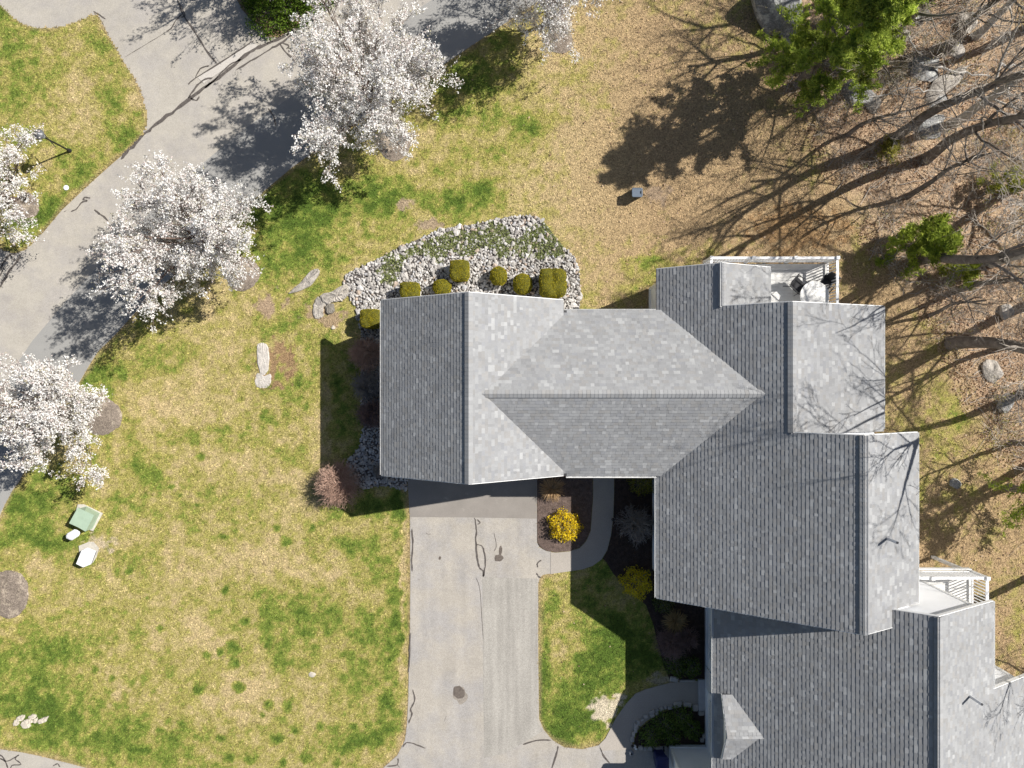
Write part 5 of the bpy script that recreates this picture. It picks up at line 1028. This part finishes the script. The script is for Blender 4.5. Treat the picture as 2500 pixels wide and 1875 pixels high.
# edging stones
for i, (zx, zy, a, b, rz) in enumerate([(900, 120, 130, 80, -.2), (1100, 140, 240, 26, .02), (955, 500, 130, 80, .22), (1095, 500, 130, 70, -.1), (1220, 550, 95, 100, -.1), (840, 540, 75, 60, .15), (765, 545, 40, 40, .1), (705, 570, 65, 45, .5), (640, 580, 50, 30, .5), (565, 612, 85, 50, .4), (640, 628, 50, 40, .5), (572, 660, 65, 55, .4), (472, 680, 75, 60, .35), (418, 725, 50, 35, .6), (362, 770, 50, 75, .1), (325, 820, 50, 70, 0), (322, 880, 45, 70, 0), (290, 940, 40, 75, 0), (270, 1020, 60, 80, 0), (540, 1155, 130, 60, 0), (645, 1160, 70, 50, 0), (735, 1155, 120, 55, 0), (460, 1160, 40, 60, .2), (395, 1150, 70, 60, 0), (1310, 625, 90, 80, 0), (1350, 970, 60, 70, .2), (1320, 1030, 60, 60, 0)]):
    k = S / 6.144; x, y = G(1500 + zx / 6.144, 1640 + zy / 6.144, .12)
    o = obox('edging_stone', (x, y, .06), (math.cos(rz), math.sin(rz)), (a * k / 2 * .97, b * k / 2 * .97, .07 + .012 * (i % 3)), M_edging); bevel(o, min(a, b) * k * .16, 1)
    V_ = np.array([v.co[:] for v in o.data.vertices]); V_[:, :2] += RNG.normal(0, .006, (len(V_), 2)); o.data.vertices.foreach_set('co', V_.astype(np.float32).ravel())
    ORD = 'first second third fourth fifth sixth seventh eighth ninth tenth eleventh twelfth thirteenth fourteenth fifteenth sixteenth seventeenth'.split()
    lab = {0: 'large pale edging stone at the upper side of the lower path', 1: 'long low edging stone between lower path and shaded bed', 19: 'edging stone on the driveway side of the bed, longest of its row', 20: 'small edging stone in the middle of the driveway side row', 21: 'edging stone on the driveway side next to the garage corner', 22: 'small upright edging stone on the driveway side of the bed', 23: 'edging stone on the driveway side next to the figurine', 24: 'square stone between the door step and the planting bed', 25: 'grey stone against the wall inside the planting bed', 26: 'rounded grey stone at the wall near the garage corner'}
    tag(o, lab.get(i) or 'pale edging stone, %s in the arc along the path from the door step' % ORD[[4, 3, 2, 5, 6, 7, 8, 9, 10, 11, 12, 13, 14, 15, 16, 17, 18].index(i)], 'stone', 'edging stones')

# ---------------------------------------------------------------- utility boxes, lamp post, bin, ornament
def loft(name, polys, m, parent, cap=True):
    n = len(polys[0]); Vv = [v for p in polys for v in p]; Fv = []
    for k in range(len(polys) - 1): Fv += [(k * n + i, k * n + (i + 1) % n, (k + 1) * n + (i + 1) % n, (k + 1) * n + i) for i in range(n)]
    if cap: Fv += [tuple(range((len(polys) - 1) * n, len(polys) * n))]
    o = pypart(name, Vv, Fv, m, parent); bm = bmesh.new(); bm.from_mesh(o.data); bmesh.ops.recalc_face_normals(bm, faces=bm.faces[:]); bm.to_mesh(o.data); bm.free(); return o
def zp(zx, zy, h): return (*G(120 + zx / 8.294, 1200 + zy / 8.294, h), h)
tr = thing('transformer_box', 'pale green transformer box on a concrete pad in the lawn', 'utility box', (*G(203, 1265), 0), 'utility boxes')
loft('pad', [[zp(500 + dx, 300 + dy, z) for dx, dy in ((80, -40), (210, -40), (590, 140), (400, 490), (380, 500), (-40, 360))] for z in (0, .1)], M_pad, tr)
tb_ = [(575, 320), (720, 285), (1030, 440), (870, 760), (740, 810), (430, 650)]
loft('cabinet', [[zp(*p, .1) for p in ((640, 330), (760, 300), (1030, 440), (880, 750), (760, 790), (500, 650))], [zp(*p, .62) for p in ((590, 330), (720, 395), (905, 478), (735, 805), (560, 715), (410, 640))]], M_greenbox, tr)
loft('lid', [[zp(*p, z) for p in ((580, 325), (735, 395), (910, 478), (737, 812), (575, 720), (403, 642))] for z in (.621, .66)], M_greenbox, tr)
loft('lid_seam', [[zp(*p, z) for p in ((735, 398), (741, 402), (588, 700), (581, 696))] for z in (.66, .668)], M_greenbox, tr)
ped = thing('utility_pedestal', 'small white oval pedestal beside the green transformer box', 'utility box', (*G(178, 1305), 0), 'utility boxes')
ov = [(340, 900), (365, 850), (510, 765), (560, 775), (620, 815), (625, 850), (600, 900), (470, 985), (430, 985), (345, 945)]
loft('body', [[zp(480 + (a - 480) * f + 15 * (1 - f), 875 + (b - 875) * f, z) for a, b in ov] for z, f in ((0, .9), (.5, .9), (.54, 1), (.58, 1), (.62, .8))], M_whitebox, ped)
hx = thing('utility_cabinet', 'white six sided utility cabinet on a concrete pad in the lawn', 'utility box', (*G(213, 1358), 0), 'utility boxes')
loft('pad', [[zp(*p, z) for p in ((600, 1100), (800, 1020), (900, 1020), (1010, 1140), (960, 1330), (880, 1450), (620, 1430))] for z in (0, .07)], M_pad, hx)
hv = [(655, 1200), (780, 1135), (950, 1205), (850, 1470), (690, 1535), (545, 1465)]
loft('body', [[zp(750 + (a - 750) * .93 + 25, 1335 + (b - 1335) * .93, z) for a, b in hv] for z in (.07, .5)], M_black, hx); loft('lid', [[zp(*p, z) for p in hv] for z in (.5, .58)], M_whitebox, hx)
def zq(zx, zy, h): return (*G(1500 + zx / 18.43, 420 + zy / 18.43, h), h)
gb = thing('utility_box', 'blue grey plastic utility box alone on the straw lawn', 'utility box', (*G(1557, 471), 0), 'utility boxes')
loft('body', [[zq(1030 + sx * 230 * f, 930 + sy * 200 * f, z) for sx, sy in ((-.8, -1), (.8, -1), (1, -.8), (1, .8), (.8, 1), (-.8, 1), (-1, .8), (-1, -.8))] for z, f in ((0, 1), (.55, .98))], M_greybox, gb)
loft('lid', [[zq(1025 + sx * 245 * f, 920 + sy * 215 * f, z) for sx, sy in ((-.8, -1), (.8, -1), (1, -.8), (1, .8), (.8, 1), (-.8, 1), (-1, .8), (-1, -.8))] for z, f in ((.551, 1), (.6, 1), (.63, .92), (.632, .8), (.615, .78))], M_greybox, gb)
loft('latch', [[zq(1210 + sx * 20, 900 + sy * 55, z) for sx, sy in ((-1, -1), (1, -1), (1, 1), (-1, 1))] for z in (.616, .65)], M_black, gb)
lx, ly = G(172, 369); lamp = thing('lamp_post', 'black lamp post with lantern head on the grass verge', 'street lamp', (lx, ly, 0))
V_, F_ = lathe([(.09, 0), (.09, .12), (.055, .16), (.04, .3), (.036, 1.75), (.05, 1.78), (.05, 1.82), (.03, 1.84)], 14); part('pole', V_ + [lx, ly, 0], F_, M_black, lamp, smooth_=True)
V_, F_ = tubes(np.array([[(lx - .26, ly + .30, 1.45), (lx, ly, 1.47), (lx + .26, ly - .30, 1.45)]]), np.full((1, 3), .018), 8); part('ladder_rest', V_, F_, M_black, lamp)
V_, F_ = lathe([(.06, 1.82), (.11, 1.88), (.17, 2.12), (.16, 2.13)], 8); part('lantern_glass', V_ + [lx, ly, 0], F_, M_lampglass, lamp)
V_, F_ = lathe([(.225, 2.13), (.23, 2.145), (.16, 2.2), (.06, 2.27), (.03, 2.3), (.04, 2.34), (.001, 2.37)], 16); part('lantern_roof', V_ + [lx, ly, 0], F_, mat('dark_grey_metal', (.10, .105, .115), rough=.4, spec=.5, noise=[(10, .9, 1.1)]), lamp, smooth_=True)
x, y = G(163, 459); V_, F_ = lathe([(.001, .07), (.10, .07), (.115, .06), (.12, 0)], 20); tag(part('well_cap', V_[::1] + [x, y, 0], F_[:, ::-1], M_whitebox, None), 'small round white cap in the grass verge', 'cap')
# wheeled bin beside the garage corner
bx_, by_ = G(1617, 1868, 1.0); wb = thing('wheeled_bin', 'dark navy wheeled bin beside the garage at the bottom edge', 'bin', (bx_, by_, 0))
loft('body', [[(bx_ + sx * .26 * f, by_ + sy * .30 * f, z) for sx, sy in ((-1, -.85), (-.85, -1), (.85, -1), (1, -.85), (1, .85), (.85, 1), (-.85, 1), (-1, .85))] for z, f in ((.05, .78), (.9, .98), (.93, 1.06), (.96, 1.06))], M_bin, wb)
ld = loft('lid', [[(bx_ + sx * .29 * f, by_ + .02 + sy * .33 * f, z) for sx, sy in ((-1, -.8), (-.8, -1), (.8, -1), (1, -.8), (1, .8), (.8, 1), (-.8, 1), (-1, .8))] for z, f in ((.965, 1), (.99, 1), (1.04, .8), (1.05, .5))], M_bin, wb)
V_, F_ = tubes(np.array([[(bx_ - .22, by_ + .37, .95), (bx_, by_ + .38, .96), (bx_ + .22, by_ + .37, .95)]]), np.full((1, 3), .02), 8); part('handle', V_, F_, M_bin, wb)
for s in (-1, 1):
    V_, F_ = lathe([(.02, -.03), (.11, -.03), (.12, 0), (.11, .03), (.02, .03)], 18); V_ = V_[:, [2, 0, 1]] + [bx_ + s * .24, by_ + .24, .12]; part('wheel', V_, F_, M_black, wb)
ox, oy = G(1547, 1824, .15); orn = thing('garden_figurine', 'small black and white garden figurine at the end of the edging stones', 'figurine', (ox, oy, 0))
for nm, dx, dy, r, z, m in (('body', .04, .0, .085, .09, M_whitebox), ('head', .1, -.06, .055, .19, M_whitebox), ('patch', -.03, .02, .07, .12, M_black), ('tail', -.07, .05, .035, .15, M_black)):
    V0, F0 = ICO3; part(nm, V0 * np.array([r * 1.1, r * .85, r]) + [ox + dx, oy + dy, z], F0, m, orn, smooth_=True)
jx, jy = G(1541, 1838, .1); jr = thing('glass_jar_light', 'small clear garden light standing on the driveway edge', 'garden light', (jx, jy, 0)); V_, F_ = lathe([(.001, .02), (.09, .02), (.11, .06), (.11, .16), (.08, .2), (.085, .22), (.06, .22)], 18); part('globe', V_ + [jx, jy, 0], F_, M_lampglass, jr, smooth_=True); V_, F_ = lathe([(.1, .019), (.105, .0)], 18); part('base', V_ + [jx, jy, 0], F_, M_black, jr)
# small path light by the courtyard path
px_, py_ = G(1494, 1265); pl = thing('path_light', 'small black path light beside the courtyard path', 'garden light', (px_, py_, 0)); V_, F_ = lathe([(.015, .0), (.015, .32), (.07, .33), (.075, .35), (.02, .39), (.001, .4)], 12); part('stake_and_shade', V_ + [px_, py_, 0], F_, M_black, pl)

# ---------------------------------------------------------------- grass, litter, twigs
rg = np.random.default_rng(99)
N = 235000; x = rg.uniform(-23.6, 24.6, N); y = rg.uniform(-17.8, 17.8, N)
ok = ~hardmask(x, y)
for p in BEDS: ok &= ~inpoly(x, y, p)
for (cx, cy, r) in RINGS:
    a, b = G(cx, cy); ok &= (x - a) ** 2 + (y - b) ** 2 > (r * S) ** 2
w = inpoly(x, y, WOODS); ok &= ~(w & (rg.random(N) < .9))
for (cx, cy, rx, ry, _) in BARE:
    a, b = G(cx, cy); ok &= ~((((x - a) / (rx * S)) ** 2 + ((y - b) / (ry * S)) ** 2 < .8) & (rg.random(N) < .8))
x, y = x[ok], y[ok]; n = len(x); col = lawncol(x, y)
col = col * rg.uniform(.45, 1.5, (n, 1)) * np.array([1, 1, 1]); lum = col.mean(1)
k = 2; xx, yy, cc = np.repeat(x, k), np.repeat(y, k), np.repeat(col, k, 0); a = rg.uniform(0, 6.283, n * k); L = rg.uniform(.05, .105, n * k); hh = rg.uniform(.02, .055, n * k); wd = rg.uniform(.010, .022, n * k)
z0 = np.where(inpoly(xx, yy, P_nlawn), .03, 0); ca, sa = np.cos(a), np.sin(a)
V_ = np.stack([np.c_[xx - sa * wd, yy + ca * wd, z0], np.c_[xx + sa * wd, yy - ca * wd, z0], np.c_[xx + ca * L, yy + sa * L, z0 + hh]], 1).reshape(-1, 3)
tag(part('grass', V_, np.arange(len(V_)).reshape(-1, 3), M_grass, None, fcol=np.clip(cc * rg.uniform(.85, 1.15, (n * k, 1)), 0, 1)), 'short mown grass blades over the lawns', 'grass', kind='stuff')
N = 60000; x = rg.uniform(10, 26, N); y = rg.uniform(-8, 18.5, N); ok = inpoly(x, y, WOODS) & (fbm(x, y, 1.6, 55) > .40); x, y = x[ok], y[ok]
x3 = rg.uniform(-2, 25, 26000); y3 = rg.uniform(-17, 18, 26000); ok = (rg.random(26000) < np.clip(.30 - segdist(x3, y3, WOODS) * .022, .03, 1)) & ~hardmask(x3, y3) & ~inpoly(x3, y3, WOODS)
for p in BEDS: ok &= ~inpoly(x3, y3, p)
x, y = np.r_[x, x3[ok]], np.r_[y, y3[ok]]
V_, F_ = quads(np.c_[x, y, rg.uniform(.01, .07, len(x))], rg.uniform(.05, .12, len(x)), rg, .7, .9)
tag(part('fallen_leaves', V_, F_, M_leaf, None, fcol=np.array([(.60, .44, .31), (.50, .35, .23), (.66, .52, .38), (.36, .23, .15), (.20, .13, .09)])[rg.choice(5, len(x), p=[.32, .26, .17, .15, .1])] * rg.uniform(.85, 1.1, (len(x), 1))), 'dry brown leaf litter covering the wood floor', 'leaves', kind='stuff')
n = 900; P_ = np.zeros((n, 4, 3)); x = rg.uniform(10, 25, n * 4); y = rg.uniform(-8, 18, n * 4); ok = inpoly(x, y, WOODS); x, y = x[ok][:n], y[ok][:n]; n = len(x); a = rg.normal(.6, .9, n); L = rg.uniform(.3, 1.6, n)
P_ = np.stack([np.c_[x + np.cos(a) * L * t, y + np.sin(a) * L * t, np.full(n, .05)] for t in np.linspace(0, 1, 5)], 1) + rg.normal(0, .035, (n, 5, 3)) * np.array([1, 1, .5])
V_, F_ = tubes(P_, np.repeat(rg.uniform(.006, .022, (n, 1)), 5, 1) * np.linspace(1, .5, 5), 4); tag(part('fallen_twigs', V_, F_, M_twig), 'dead sticks and twigs scattered over the wood floor', 'twigs', kind='stuff')
for i, (ax, ay, bx_, by_, r, lb) in enumerate([(2205, 88, 2245, 160, .05, 'pale fallen branch above the grey ledge'), (2208, 220, 2290, 232, .045, 'pale fallen branch below the grey ledge'), (2270, 168, 2400, 195, .06, 'long pale fallen branch across the grey ledge'), (2310, 260, 2335, 228, .05, 'short pale fallen branch pointing at the ledge'), (2430, 165, 2480, 175, .07, 'pale fallen log at the right edge'), (2100, 250, 2230, 215, .04, 'thin fallen branch behind the large pine')]):
    p0, p1 = np.array([*G(ax, ay), .25]), np.array([*G(bx_, by_), .45]); u = np.linspace(0, 1, 8)[:, None]; P_ = p0 * (1 - u) + p1 * u; P_ = P_ + RNG.normal(0, .05, P_.shape) * np.array([1, 1, .3])
    t = thing('fallen_branch', lb, 'branch', tuple(p0 - [0, 0, .25]), 'fallen branches in the wood'); V_, F_ = tubes(P_[None], (r * np.linspace(1, .4, 8))[None], 7); part('limb', V_, F_, M_pale_bark, t, smooth_=True)
    c1, r1 = skel_child(RNG, P_[None], (r * np.linspace(1, .4, 8))[None], 7, .2, 1, .35, .7, 5, .12, 0, .5); c1[:, :, 2] = np.maximum(c1[:, :, 2], .03); V_, F_ = tubes(c1, r1, 4); part('side_branches', V_, F_, M_pale_bark, t)
